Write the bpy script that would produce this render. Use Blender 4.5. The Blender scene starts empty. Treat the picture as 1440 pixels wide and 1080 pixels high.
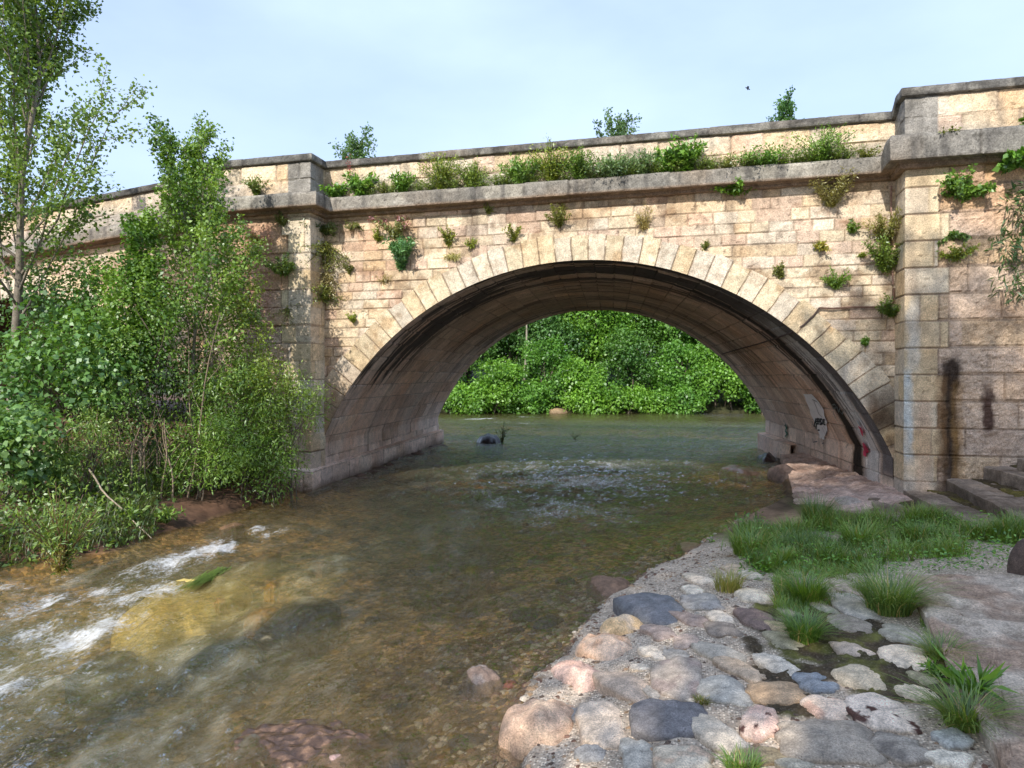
import bpy, math, random
import numpy as np
from mathutils import Vector, Matrix

rng = np.random.default_rng(11)
random.seed(5)
SC = bpy.context.scene
COL = SC.collection
R = math.radians

# ------------------------------------------------------------------ camera geometry
CAM = np.array([1.81, -13.97, 2.35])
YAW = R(13.66)
FPX, CX, HY = 1000.0, 720.0, 530.0
FWD = np.array([-math.sin(YAW), math.cos(YAW), 0.0])
RGT = np.array([math.cos(YAW), math.sin(YAW), 0.0])


def ray(px, py):
    return FWD + RGT * ((px - CX) / FPX) + np.array([0, 0, -(py - HY) / FPX])


def at(px, py, z=0.0):
    """the point of the horizontal plane z seen at a photo pixel"""
    r = ray(px, py)
    return CAM + r * ((z - CAM[2]) / r[2])


def wallpt(px, py, y=0.0):
    r = ray(px, py)
    return CAM + r * ((y - CAM[1]) / r[1])


def dep(px, py, d):
    """the point at depth d (metres along the view direction)"""
    return CAM + ray(px, py) * d


# ------------------------------------------------------------------ noise
def _h(ix, iy, iz, seed):
    n = (ix.astype(np.int64) * 374761393 + iy.astype(np.int64) * 668265263 + iz.astype(np.int64) * 2147483647 + seed * 1274126177) & 0xFFFFFFFF
    n = ((n ^ (n >> 13)) * 1274126177) & 0xFFFFFFFF
    n = ((n ^ (n >> 16)) * 2246822519) & 0xFFFFFFFF
    return ((n ^ (n >> 15)) & 0xFFFFFF) / float(0xFFFFFF)


def h1(a, b, seed=0):
    a = np.asarray(a); b = np.asarray(b)
    return _h(a, b, np.zeros_like(a), seed)


def vn(x, y, z, seed):
    x0 = np.floor(x); y0 = np.floor(y)
    fx = x - x0; fy = y - y0
    fx = fx * fx * (3 - 2 * fx); fy = fy * fy * (3 - 2 * fy)
    if z is None:
        z0 = np.zeros_like(x0)
        a = _h(x0, y0, z0, seed) * (1 - fx) + _h(x0 + 1, y0, z0, seed) * fx
        b = _h(x0, y0 + 1, z0, seed) * (1 - fx) + _h(x0 + 1, y0 + 1, z0, seed) * fx
        return (a * (1 - fy) + b * fy) * 2 - 1
    z0 = np.floor(z); fz = z - z0; fz = fz * fz * (3 - 2 * fz)
    out = 0
    for k in (0, 1):
        a = _h(x0, y0, z0 + k, seed) * (1 - fx) + _h(x0 + 1, y0, z0 + k, seed) * fx
        b = _h(x0, y0 + 1, z0 + k, seed) * (1 - fx) + _h(x0 + 1, y0 + 1, z0 + k, seed) * fx
        out = out + (a * (1 - fy) + b * fy) * (fz if k else 1 - fz)
    return out * 2 - 1


def fbm(x, y, z=None, o=4, seed=0, g=.5):
    x = np.asarray(x, float); y = np.asarray(y, float)
    x, y = np.broadcast_arrays(x, y)
    if z is not None:
        z = np.broadcast_to(np.asarray(z, float), x.shape)
    t = 0; a = 1.0; s = 0; f = 1.0
    for i in range(o):
        t = t + a * vn(x * f + i * 17.3, y * f - i * 9.1, None if z is None else z * f + i * 3.7, seed + i)
        s += a; a *= g; f *= 2.03
    return t / s


def sm(e0, e1, x):
    t = np.clip((x - e0) / (e1 - e0), 0, 1)
    return t * t * (3 - 2 * t)


def lerp(a, b, t):
    t = np.asarray(t)[..., None]
    return np.asarray(a) * (1 - t) + np.asarray(b) * t


# ------------------------------------------------------------------ mesh building
def mk(name, V, F, mat, parent=None, col=None, smooth=True, attrs=None, loc=None):
    V = np.asarray(V, np.float32).reshape(-1, 3)
    if loc is not None:
        V = V - np.asarray(loc, np.float32)
    Fs = F if isinstance(F, list) else [F]
    Fs = [np.asarray(f, np.int32) for f in Fs if len(f)]
    me = bpy.data.meshes.new(name)
    me.vertices.add(len(V)); me.vertices.foreach_set('co', V.ravel())
    nl = sum(f.size for f in Fs); npoly = sum(len(f) for f in Fs)
    me.loops.add(nl); me.polygons.add(npoly)
    me.loops.foreach_set('vertex_index', np.concatenate([f.ravel() for f in Fs]))
    st = []; o = 0
    for f in Fs:
        k = f.shape[1]
        st.append(o + np.arange(len(f)) * k); o += f.size
    me.polygons.foreach_set('loop_start', np.concatenate(st).astype(np.int32))
    me.update(calc_edges=True)
    me.polygons.foreach_set('use_smooth', np.full(npoly, bool(smooth)))
    if col is not None:
        c = np.ones((len(V), 4), np.float32); c[:, :3] = np.clip(np.asarray(col, np.float32).reshape(-1, 3), 0, 1)
        a = me.color_attributes.new('Col', 'FLOAT_COLOR', 'POINT'); a.data.foreach_set('color', c.ravel())
    for k, v in (attrs or {}).items():
        a = me.attributes.new(k, 'FLOAT', 'POINT'); a.data.foreach_set('value', np.asarray(v, np.float32).ravel())
    me.materials.append(mat)
    ob = bpy.data.objects.new(name, me); COL.objects.link(ob)
    if loc is not None and parent is None:
        ob.location = [float(q) for q in loc]
    if parent is not None:
        ob.parent = parent
    return ob


def tag(o, label=None, cat=None, group=None, kind=None):
    if label: o['label'] = label
    if cat: o['category'] = cat
    if group: o['group'] = group
    if kind: o['kind'] = kind
    return o


def empty(name, loc, label, cat, group=None):
    o = bpy.data.objects.new(name, None); COL.objects.link(o)
    o.location = [float(q) for q in loc]; o.empty_display_size = .2
    return tag(o, label, cat, group)


def quads(n, m, keep=None):
    i = np.arange(n - 1)[:, None]; j = np.arange(m - 1)[None, :]
    a = i * m + j
    q = np.stack([a, a + m, a + m + 1, a + 1], -1).reshape(-1, 4)
    if keep is not None:
        q = q[np.asarray(keep).ravel()[q].all(1)]
    return q


def grid(name, P, mat, parent=None, col=None, keep=None, smooth=False, attrs=None, flip=False, loc=None):
    n, m = P.shape[:2]
    q = quads(n, m, keep)
    if flip: q = q[:, ::-1]
    return mk(name, P.reshape(-1, 3), q, mat, parent, None if col is None else col.reshape(-1, 3), smooth,
              {k: v.ravel() for k, v in (attrs or {}).items()}, loc)


def axis(*seg):
    """seg: (start, stop, step) runs, joined"""
    out = []
    for a, b, s in seg:
        n = max(1, int(round((b - a) / s)))
        out += list(np.linspace(a, b, n, endpoint=False))
    out.append(seg[-1][1])
    return np.array(out)


class Tubes:
    def __init__(s): s.v = []; s.f = []; s.n = 0

    def add(s, pts, rad, sides=5, cap=True):
        pts = np.asarray(pts, float); k = len(pts)
        rad = np.broadcast_to(np.asarray(rad, float), (k,))
        d = np.gradient(pts, axis=0); d /= np.linalg.norm(d, axis=1)[:, None] + 1e-9
        ref = np.array([0.31, 0.17, 0.93]) if abs(d[0][2]) < .8 else np.array([0.93, 0.31, 0.17])
        u = np.cross(d, ref); u /= np.linalg.norm(u, axis=1)[:, None] + 1e-9
        w = np.cross(d, u)
        a = np.arange(sides) / sides * 2 * math.pi
        ring = pts[:, None] + rad[:, None, None] * (np.cos(a)[None, :, None] * u[:, None] + np.sin(a)[None, :, None] * w[:, None])
        s.v.append(ring.reshape(-1, 3))
        i = np.arange(k - 1)[:, None]; j = np.arange(sides)[None]
        A = s.n + i * sides + j; B = s.n + i * sides + (j + 1) % sides
        s.f.append(np.stack([A, B, B + sides, A + sides], -1).reshape(-1, 4))
        s.n += k * sides

    def V(s): return np.concatenate(s.v)
    def F(s): return np.concatenate(s.f)

    def build(s, name, mat, parent=None, base=(.1, .08, .06), var=.35, loc=None, seed=3):
        V = s.V()
        n = fbm(V[:, 0] * 6, V[:, 1] * 6, V[:, 2] * 2.2, 3, seed)
        c = np.asarray(base)[None] * (1 + var * n)[:, None]
        return mk(name, V, s.F(), mat, parent, c, True, None, loc)


def unit(v):
    return v / (np.linalg.norm(v, axis=-1, keepdims=True) + 1e-9)


def leafgeo(C, A, N, L, W, fold=.18):
    """kite shaped leaves: base at C, pointing along A, facing N"""
    A = unit(A); B = unit(np.cross(A, N)); N2 = np.cross(B, A)
    L = np.broadcast_to(np.asarray(L, float), (len(C),))[:, None]; W = np.broadcast_to(np.asarray(W, float), (len(C),))[:, None]
    p0 = C; p1 = C + A * L * .42 + B * W * .5 + N2 * W * fold; p2 = C + A * L - N2 * L * .12; p3 = C + A * L * .42 - B * W * .5 + N2 * W * fold
    V = np.stack([p0, p1, p2, p3], 1).reshape(-1, 3)
    F = np.arange(len(C) * 4).reshape(-1, 4)
    return V, F


def leafcol(n, c1, c2, var=.25, per=4, t=None):
    t = rng.random(n) if t is None else t
    c = lerp(c1, c2, t) * (1 + var * (rng.random(n) * 2 - 1))[:, None]
    return np.repeat(c, per, 0)


def bladegeo(B, H, W, lean, az, seg=4, curl=1.6):
    """grass blades: tapering curved strips"""
    n = len(B); t = np.linspace(0, 1, seg + 1)
    d = np.stack([np.cos(az), np.sin(az), 0 * az], -1); s = np.stack([-np.sin(az), np.cos(az), 0 * az], -1)
    P = []
    for k in t:
        c = B + d * (lean * H * k ** curl)[:, None] + np.array([0, 0, 1.0]) * (H * (k - .35 * lean * k ** 2.2))[:, None]
        w = (W * (1 - k) ** .7 * .5 + .0004)[:, None]
        P += [c - s * w, c + s * w]
    V = np.stack(P, 1)
    m = 2 * (seg + 1)
    q = np.array([[2 * k, 2 * k + 1, 2 * k + 3, 2 * k + 2] for k in range(seg)])
    F = (np.arange(n)[:, None, None] * m + q[None]).reshape(-1, 4)
    return V.reshape(-1, 3), F, m


# ------------------------------------------------------------------ materials
def newmat(name):
    m = bpy.data.materials.new(name); m.use_nodes = True
    nt = m.node_tree; nt.nodes.clear()
    out = nt.nodes.new('ShaderNodeOutputMaterial')
    return m, nt, out


def nd(nt, t, **kw):
    n = nt.nodes.new(t)
    for k, v in kw.items():
        if k in n.inputs: n.inputs[k].default_value = v
        else: setattr(n, k, v)
    return n


def attr(nt, name='Col'):
    return nd(nt, 'ShaderNodeAttribute', attribute_name=name)


def math_(nt, op, a, b=None, c=None, clamp=False):
    n = nt.nodes.new('ShaderNodeMath'); n.operation = op; n.use_clamp = clamp
    for i, v in enumerate((a, b, c)):
        if v is None: continue
        if hasattr(v, 'is_linked') or hasattr(v, 'links'): nt.links.new(v, n.inputs[i])
        else: n.inputs[i].default_value = v
    return n.outputs[0]


def mixc(nt, kind, fac, a, b):
    n = nt.nodes.new('ShaderNodeMix'); n.data_type = 'RGBA'; n.blend_type = kind
    for s, v in ((0, fac), (6, a), (7, b)):
        if hasattr(v, 'links'): nt.links.new(v, n.inputs[s])
        elif s: n.inputs[s].default_value = (*v, 1)
        else: n.inputs[s].default_value = v
    return n.outputs[2]


def ramp(nt, src, stops):
    n = nt.nodes.new('ShaderNodeValToRGB')
    e = n.color_ramp.elements
    while len(e) < len(stops): e.new(.5)
    for k, (p, v) in enumerate(stops):
        e[k].position = p; e[k].color = (v, v, v, 1) if not hasattr(v, '__len__') else (*v, 1)
    nt.links.new(src, n.inputs[0])
    return n.outputs[0]


def stone_mat(name, rough=.9, s1=9, s2=50, bump=.6, dist=.02, lo=.72, hi=1.3, pits=True, spec=.25):
    m, nt, out = newmat(name); L = nt.links.new
    co = nd(nt, 'ShaderNodeTexCoord').outputs['Object']
    n1 = nd(nt, 'ShaderNodeTexNoise', Scale=s1, Detail=9.0, Roughness=.65); L(co, n1.inputs['Vector'])
    n2 = nd(nt, 'ShaderNodeTexNoise', Scale=s2, Detail=6.0, Roughness=.7); L(co, n2.inputs['Vector'])
    c = mixc(nt, 'MULTIPLY', 1.0, attr(nt).outputs['Color'], ramp(nt, n1.outputs[0], [(.3, lo), (.7, hi)]))
    c = mixc(nt, 'MULTIPLY', .9, c, ramp(nt, n2.outputs[0], [(.36, .6), (.64, 1.35)]))
    h = math_(nt, 'ADD', math_(nt, 'MULTIPLY', n1.outputs[0], 1.0), math_(nt, 'MULTIPLY', n2.outputs[0], .5))
    if pits:
        v = nd(nt, 'ShaderNodeTexVoronoi', Scale=s2 * .7); L(co, v.inputs['Vector'])
        p = ramp(nt, v.outputs['Distance'], [(.08, 0.0), (.28, 1.0)])
        gate = ramp(nt, n1.outputs[0], [(.48, 0.0), (.6, 1.0)])
        pf = math_(nt, 'MULTIPLY', math_(nt, 'SUBTRACT', 1.0, p), gate)
        c = mixc(nt, 'MULTIPLY', pf, c, (.45, .38, .32))
        h = math_(nt, 'SUBTRACT', h, math_(nt, 'MULTIPLY', pf, .6))
    b = nd(nt, 'ShaderNodeBump', Strength=bump, Distance=dist); L(h, b.inputs['Height'])
    p = nd(nt, 'ShaderNodeBsdfPrincipled', Roughness=rough)
    p.inputs['Specular IOR Level'].default_value = spec
    L(c, p.inputs['Base Color']); L(b.outputs[0], p.inputs['Normal']); L(p.outputs[0], out.inputs[0])
    return m


def leaf_mat(name, trans=.38, gloss=.06, rough=.45):
    m, nt, out = newmat(name); L = nt.links.new
    c = attr(nt).outputs['Color']
    d = nd(nt, 'ShaderNodeBsdfDiffuse'); L(c, d.inputs[0])
    t = nd(nt, 'ShaderNodeBsdfTranslucent'); L(mixc(nt, 'MULTIPLY', 1.0, c, (1.25, 1.15, .55)), t.inputs[0])
    mx = nd(nt, 'ShaderNodeMixShader', Fac=trans); L(d.outputs[0], mx.inputs[1]); L(t.outputs[0], mx.inputs[2])
    g = nd(nt, 'ShaderNodeBsdfGlossy', Roughness=rough); g.inputs[0].default_value = (.9, .95, 1, 1)
    m2 = nd(nt, 'ShaderNodeMixShader', Fac=gloss); L(mx.outputs[0], m2.inputs[1]); L(g.outputs[0], m2.inputs[2])
    L(m2.outputs[0], out.inputs[0])
    return m


M = {}
M['stone'] = stone_mat('limestone')
M['lichen'] = stone_mat('lichened_stone', s1=6, s2=40, lo=.55, hi=1.35)
M['vault'] = stone_mat('vault_stone', s1=5, s2=45, bump=.45, lo=.8, hi=1.3)
M['cobble'] = stone_mat('river_stone', rough=.7, s1=13, s2=95, bump=.8, dist=.012, lo=.55, hi=1.4, spec=.35)
M['wet'] = stone_mat('wet_stone', rough=.3, s1=14, s2=110, bump=.25, dist=.006, spec=.5)
M['bark'] = stone_mat('bark', s1=14, s2=70, bump=.5, dist=.01, lo=.6, hi=1.3, pits=False)
M['wood'] = stone_mat('weathered_step', s1=11, s2=60, bump=.5, dist=.02, lo=.6, hi=1.3)
M['leaf'] = leaf_mat('leaf')
M['leaf_dense'] = leaf_mat('far_leaf', trans=.42, gloss=.04)
M['grass'] = leaf_mat('grass_blade', trans=.3, gloss=.07)


def paint_mat(name):
    m, nt, out = newmat(name)
    p = nd(nt, 'ShaderNodeBsdfPrincipled', Roughness=.6); nt.links.new(attr(nt).outputs['Color'], p.inputs['Base Color'])
    nt.links.new(p.outputs[0], out.inputs[0]); return m


M['paint'] = paint_mat('spray_paint')


def ground_mat():
    m, nt, out = newmat('ground'); L = nt.links.new
    co = nd(nt, 'ShaderNodeTexCoord').outputs['Object']
    col = attr(nt).outputs['Color']; mort = attr(nt, 'Mort').outputs['Fac']
    n1 = nd(nt, 'ShaderNodeTexNoise', Scale=7.0, Detail=8.0, Roughness=.65); L(co, n1.inputs['Vector'])
    c = mixc(nt, 'MULTIPLY', 1.0, col, ramp(nt, n1.outputs[0], [(.28, .6), (.72, 1.35)]))
    v = nd(nt, 'ShaderNodeTexVoronoi', Scale=62.0); L(co, v.inputs['Vector'])
    sep = nd(nt, 'ShaderNodeSeparateColor'); L(v.outputs['Color'], sep.inputs[0])
    pebs = ramp(nt, v.outputs['Distance'], [(.35, 1.0), (.62, 0.0)])
    pick = ramp(nt, sep.outputs[0], [(.25, .35), (.6, .9), (.95, 1.7)])
    pc = mixc(nt, 'MULTIPLY', 1.0, (.64, .54, .42), pick)
    pf = math_(nt, 'MULTIPLY', pebs, mort)
    c = mixc(nt, 'MIX', math_(nt, 'MULTIPLY', pf, .85), c, pc)
    v2 = nd(nt, 'ShaderNodeTexVoronoi', Scale=17.0); L(co, v2.inputs['Vector'])
    s2 = nd(nt, 'ShaderNodeSeparateColor'); L(v2.outputs['Color'], s2.inputs[0])
    bedf = attr(nt, 'Bed').outputs['Fac']
    c = mixc(nt, 'MULTIPLY', bedf, c, ramp(nt, s2.outputs[1], [(.05, .45), (.6, 1.0), (.95, 1.7)]))
    h = math_(nt, 'ADD', math_(nt, 'MULTIPLY', pf, .5), n1.outputs[0])
    h = math_(nt, 'SUBTRACT', h, math_(nt, 'MULTIPLY', math_(nt, 'MULTIPLY', v2.outputs['Distance'], bedf), 1.5))
    b = nd(nt, 'ShaderNodeBump', Strength=.6, Distance=.012); L(h, b.inputs['Height'])
    p = nd(nt, 'ShaderNodeBsdfPrincipled', Roughness=.88); p.inputs['Specular IOR Level'].default_value = .25
    L(c, p.inputs['Base Color']); L(b.outputs[0], p.inputs['Normal']); L(p.outputs[0], out.inputs[0])
    return m


def water_mat():
    m, nt, out = newmat('river_water'); L = nt.links.new
    co = nd(nt, 'ShaderNodeTexCoord').outputs['Object']

    def nz(sx, sy, scale, det, rot=0.0, rough=.55):
        mp = nd(nt, 'ShaderNodeMapping'); mp.inputs['Scale'].default_value = (sx, sy, 1); mp.inputs['Rotation'].default_value = (0, 0, rot)
        L(co, mp.inputs[0])
        n = nd(nt, 'ShaderNodeTexNoise', Scale=scale, Detail=det, Roughness=rough); n.inputs['Distortion'].default_value = .4
        L(mp.outputs[0], n.inputs['Vector']); return n.outputs[0]
    chop = attr(nt, 'Chop').outputs['Fac']
    a = nz(1, .30, 3.6, 6.0, .25, .6)
    b = nz(1, .5, 13.0, 4.0, .2)
    h = math_(nt, 'MULTIPLY', math_(nt, 'ADD', a, math_(nt, 'MULTIPLY', b, .38)), chop)
    bp = nd(nt, 'ShaderNodeBump', Strength=1.0, Distance=.38); L(h, bp.inputs['Height'])
    fr = nd(nt, 'ShaderNodeLayerWeight', Blend=.5); L(bp.outputs[0], fr.inputs['Normal'])
    fr_ = math_(nt, 'ADD', math_(nt, 'MULTIPLY', math_(nt, 'POWER', fr.outputs['Facing'], 2.1), .80), .02, clamp=True)
    tr = nd(nt, 'ShaderNodeBsdfTransparent'); tr.inputs[0].default_value = (.93, .90, .79, 1)
    mu = nd(nt, 'ShaderNodeBsdfDiffuse'); L(attr(nt, 'Col').outputs['Color'], mu.inputs[0])
    body = nd(nt, 'ShaderNodeMixShader'); L(attr(nt, 'Murk').outputs['Fac'], body.inputs[0]); L(tr.outputs[0], body.inputs[1]); L(mu.outputs[0], body.inputs[2])
    gl = nd(nt, 'ShaderNodeBsdfGlossy', Roughness=.04); L(bp.outputs[0], gl.inputs['Normal'])
    s = nd(nt, 'ShaderNodeMixShader'); L(fr_, s.inputs[0]); L(body.outputs[0], s.inputs[1]); L(gl.outputs[0], s.inputs[2])
    f1 = nz(1, .36, 22.0, 8.0, .22, .75)
    f2 = nz(1, .5, 46.0, 4.0, .22, .7); f1 = math_(nt, 'ADD', math_(nt, 'MULTIPLY', f1, .62), math_(nt, 'MULTIPLY', f2, .38))
    foam_glint = attr(nt, 'FoamGlint').outputs['Fac']
    ff = ramp(nt, math_(nt, 'ADD', f1, math_(nt, 'MULTIPLY', foam_glint, .26)), [(.61, 0.0), (.84, 1.0)])
    fd = nd(nt, 'ShaderNodeBsdfDiffuse'); fd.inputs[0].default_value = (.78, .8, .82, 1)  # one white serves real foam and the painted sky glints
    s2 = nd(nt, 'ShaderNodeMixShader'); L(math_(nt, 'MULTIPLY', ff, .8), s2.inputs[0]); L(s.outputs[0], s2.inputs[1]); L(fd.outputs[0], s2.inputs[2])
    L(s2.outputs[0], out.inputs[0])
    return m


M['ground'] = ground_mat()
M['water'] = water_mat()

# ------------------------------------------------------------------ camera, world, sun
cd = bpy.data.cameras.new('camera'); cam = bpy.data.objects.new('camera', cd); COL.objects.link(cam)
cam.location = CAM.tolist(); cam.rotation_euler = (R(90) - math.atan((540 - HY) / FPX), 0, YAW)
cd.sensor_width = 36; cd.lens = 36 * FPX / 1440; cd.clip_start = .05; cd.clip_end = 2000
SC.camera = cam
SUN_EL, SUN_AZ = R(35), R(10)
tosun = np.array([-math.sin(SUN_AZ) * math.cos(SUN_EL), -math.cos(SUN_AZ) * math.cos(SUN_EL), math.sin(SUN_EL)])
sd = bpy.data.lights.new('sun', 'SUN'); sun = bpy.data.objects.new('sun', sd); COL.objects.link(sun)
sd.energy = 2.7; sd.angle = R(.6); sd.color = (1, .93, .82)
sun.rotation_euler = Vector((-tosun).tolist()).to_track_quat('-Z', 'Y').to_euler(); sun.location = (0, -30, 30)
W = bpy.data.worlds.new('World'); SC.world = W; W.use_nodes = True
nt = W.node_tree; nt.nodes.clear()
wo = nt.nodes.new('ShaderNodeOutputWorld'); bg = nt.nodes.new('ShaderNodeBackground'); sky = nt.nodes.new('ShaderNodeTexSky')
sky.sky_type = 'NISHITA'; sky.sun_disc = False; sky.sun_elevation = SUN_EL; sky.sun_rotation = math.atan2(tosun[0], tosun[1])
sky.air_density = 1.0; sky.dust_density = 2.0; sky.ozone_density = 1.5
tc = nt.nodes.new('ShaderNodeTexCoord')
mp = nt.nodes.new('ShaderNodeMapping'); mp.inputs['Scale'].default_value = (1, 1, 2.6); nt.links.new(tc.outputs['Generated'], mp.inputs[0])
cn = nd(nt, 'ShaderNodeTexNoise', Scale=1.6, Detail=6.0, Roughness=.5); nt.links.new(mp.outputs[0], cn.inputs['Vector'])
cf = ramp(nt, cn.outputs[0], [(.3, 0.36), (.72, 0.82)])
skc = mixc(nt, 'MIX', cf, sky.outputs[0], (4.75, 5.95, 8.4))
nt.links.new(skc, bg.inputs[0]); bg.inputs[1].default_value = .105
nt.links.new(bg.outputs[0], wo.inputs[0])
SC.view_settings.view_transform = 'Standard'; SC.view_settings.look = 'None'; SC.view_settings.gamma = 1
SC.view_settings.exposure = 0.88
SC.render.engine = 'CYCLES'
SC.cycles.max_bounces = 8; SC.cycles.diffuse_bounces = 4; SC.cycles.transparent_max_bounces = 16; SC.cycles.glossy_bounces = 3
SC.cycles.use_denoising = True; SC.cycles.caustics_reflective = False; SC.cycles.caustics_refractive = False
# ================================================================== THE BRIDGE
bridge = empty('stone_bridge', (0, 0, 0), 'old pale limestone arch bridge with grey copings crossing the river', 'bridge')
BW = 10.5                     # width of the bridge along the river
AC, AR, AZ, SKEW = -.20, 6.1, -1.45, -.1
PX0, PX1 = -5.75, 5.45        # inner corners of the two piers
PY = -.6                      # pier fronts


def zc(x):                    # underside of the cornice along the bridge
    x = np.asarray(x, float)
    return np.where(x > -8.3, 5.82 + .009 * (x + 5.85), 5.80 - .105 * (-8.3 - x)) + np.where(x > 5.42, .0, 0)


PAL = np.array([(.66, .55, .40), (.68, .57, .42), (.70, .61, .49), (.64, .49, .38), (.64, .50, .34), (.60, .51, .41)])
PALQ = np.array([(.64, .54, .38), (.66, .57, .44), (.62, .50, .33), (.60, .53, .43)])
PALR = np.array([(.56, .42, .31), (.60, .46, .35), (.53, .41, .32), (.58, .43, .29)])
PALV = np.array([(.72, .55, .45), (.76, .60, .50), (.69, .54, .45), (.77, .62, .51), (.66, .50, .40)])


def masonry(S, T, h, l0, l1, seed, hj=.14, wob=.012, t0=None):
    rs = np.random.default_rng(seed)
    Sw = S + wob * fbm(S * 2.1, T * 2.1, None, 3, seed + 5); Tw = T + wob * fbm(S * 1.7, T * 3.1, None, 3, seed + 9)
    a = T.min() - .5 * h if t0 is None else t0
    rb = [a]
    while rb[-1] < T.max() + h: rb.append(rb[-1] + h * (1 + hj * (rs.random() * 2 - 1)))
    rb = np.array(rb)
    row = np.clip(np.searchsorted(rb, Tw) - 1, 0, len(rb) - 2)
    dt = np.minimum(Tw - rb[row], rb[row + 1] - Tw)
    blk = np.zeros_like(row); ds = np.zeros_like(S)
    for r in np.unique(row):
        mk_ = row == r
        cs = [S.min() - 1 - rs.random() * l1]
        while cs[-1] < S.max() + l1: cs.append(cs[-1] + l0 + (l1 - l0) * rs.random())
        cs = np.array(cs); v = Sw[mk_]
        k = np.clip(np.searchsorted(cs, v) - 1, 0, len(cs) - 2)
        blk[mk_] = k; ds[mk_] = np.minimum(v - cs[k], cs[k + 1] - v)
    d = np.minimum(ds, np.maximum(dt, 0))
    return d, h1(row, blk, seed), h1(row, blk, seed + 1), h1(row, blk, seed + 2), row


def blocks(S, T, h, l0, l1, seed, pal, jw=.011, jd=.016, proud=.012, rough=.006, jcol=(.27, .2, .145), joint=.62, hj=.14, wob=.012, t0=None):
    d, r1, r2, r3, row = masonry(S, T, h, l0, l1, seed, hj, wob, t0)
    e = fbm(S * 9, T * 9, None, 3, seed + 31)
    j = 1 - sm(jw * .35, jw * (1.6 + .9 * e), d)                   # 1 in the joint
    n1 = fbm(S * 5, T * 6, None, 5, seed + 40, .6); n2 = fbm(S * 22, T * 26, None, 3, seed + 50)
    disp = (r3 - .5) * 2 * proud * (1 - j) - jd * j + rough * (n1 * 1.3 + n2 * .6)
    pit = sm(.38, .62, fbm(S * 13, T * 15, None, 3, seed + 60)) * sm(-.1, .35, fbm(S * 1.1, T * 1.3, None, 2, seed + 61))
    disp = disp - .012 * pit
    c = pal[np.minimum((r1 * len(pal)).astype(int), len(pal) - 1)] * (.86 + .28 * r2)[..., None]
    c = c * (1 + .12 * n1)[..., None]
    lf = sm(-.15, .5, fbm(S * .7, T * .9, None, 4, seed + 70))
    c = lerp(c, c * np.array([.92, .74, .58]), lf * .6)            # rusty weathering in big patches
    c = c * (1 - .45 * pit)[..., None]
    c = lerp(c, np.asarray(jcol), np.clip(j * joint * (1 + .4 * e), 0, 1))
    return disp, c, d, r1


def streaks(S, T, top, seed, sc=2.2, length=1.6):
    """dark run-off streaks hanging below a ledge"""
    n = fbm(S * sc, T * .25, None, 4, seed)
    dd = np.clip((top - T) / length, 0, 1)
    return sm(.05 + .45 * dd, .5 + .4 * dd, n)


# ---- spandrel wall
xs = axis((-24, -9, .07), (-9, 5.6, .025)); ts = axis((0, 1, .0042))
X, U = np.meshgrid(xs, ts, indexing='ij')
top = zc(X) + .02; Z = -.5 + (top + .5) * U
disp, col, d, _ = blocks(X, Z - zc(X) * .0, .205, .3, .62, 101, PAL, jw=.010, t0=-.6)
lf = sm(.1, .5, fbm(X * .35, Z * .5, None, 4, 7))
st = streaks(X, Z, top, 9, 3.4, 1.5) * .95
col = lerp(col, np.array([.16, .12, .09]), st * .6)
gl = sm(.15, .5, fbm(X * .9, Z * 1.2, None, 4, 77)) * sm(4.2, 5.6, Z)
col = lerp(col, col * np.array([.72, .68, .68]), gl * .7)
mo = sm(.08, .42, fbm(X * 1.9, Z * 2.6, None, 5, 78, .62)); col = lerp(col, col * np.array([.62, .55, .50]), mo * .9)
m3 = sm(.2, .5, fbm(X * 4.2, Z * 5.0, None, 4, 79, .6)); col = lerp(col, np.array([.20, .15, .115]), m3 * .45)
# brown run-off at the arch haunches beside the piers
for (x0, z0, sx, sz, k) in ((5.15, 2.2, .25, .9, .9), (4.6, 3.3, .25, .35, .5), (-5.6, 2.2, .18, 1.2, .6), (-5.5, 3.4, .2, .8, .4), (5.3, 3.9, .1, .8, .4)):
    g = np.exp(-((X - x0) / sx) ** 2 - ((Z - z0) / sz) ** 2) * (.6 + .7 * fbm(X * 4, Z * 1.2, None, 3, 12))
    col = lerp(col, np.array([.10, .055, .03]), np.clip(g * k, 0, .9))
P = np.stack([X, -disp, Z], -1)
rr = np.hypot(X - AC, Z - AZ); half = math.sqrt(AR ** 2 - (.9 - AZ) ** 2)
A2C, A2R, A2Z = -13.6, 5.4, -1.1; half2 = math.sqrt(A2R ** 2 - (.9 - A2Z) ** 2)
keep = ~((rr < AR + .26) | ((Z < 1.0) & (abs(X - AC) < half + .2)))
keep &= ~((np.hypot(X - A2C, Z - A2Z) < A2R + .3) | ((Z < 1.0) & (abs(X - A2C) < half2 + .2)))
grid('spandrel_wall', P, M['stone'], bridge, col, keep)


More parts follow.
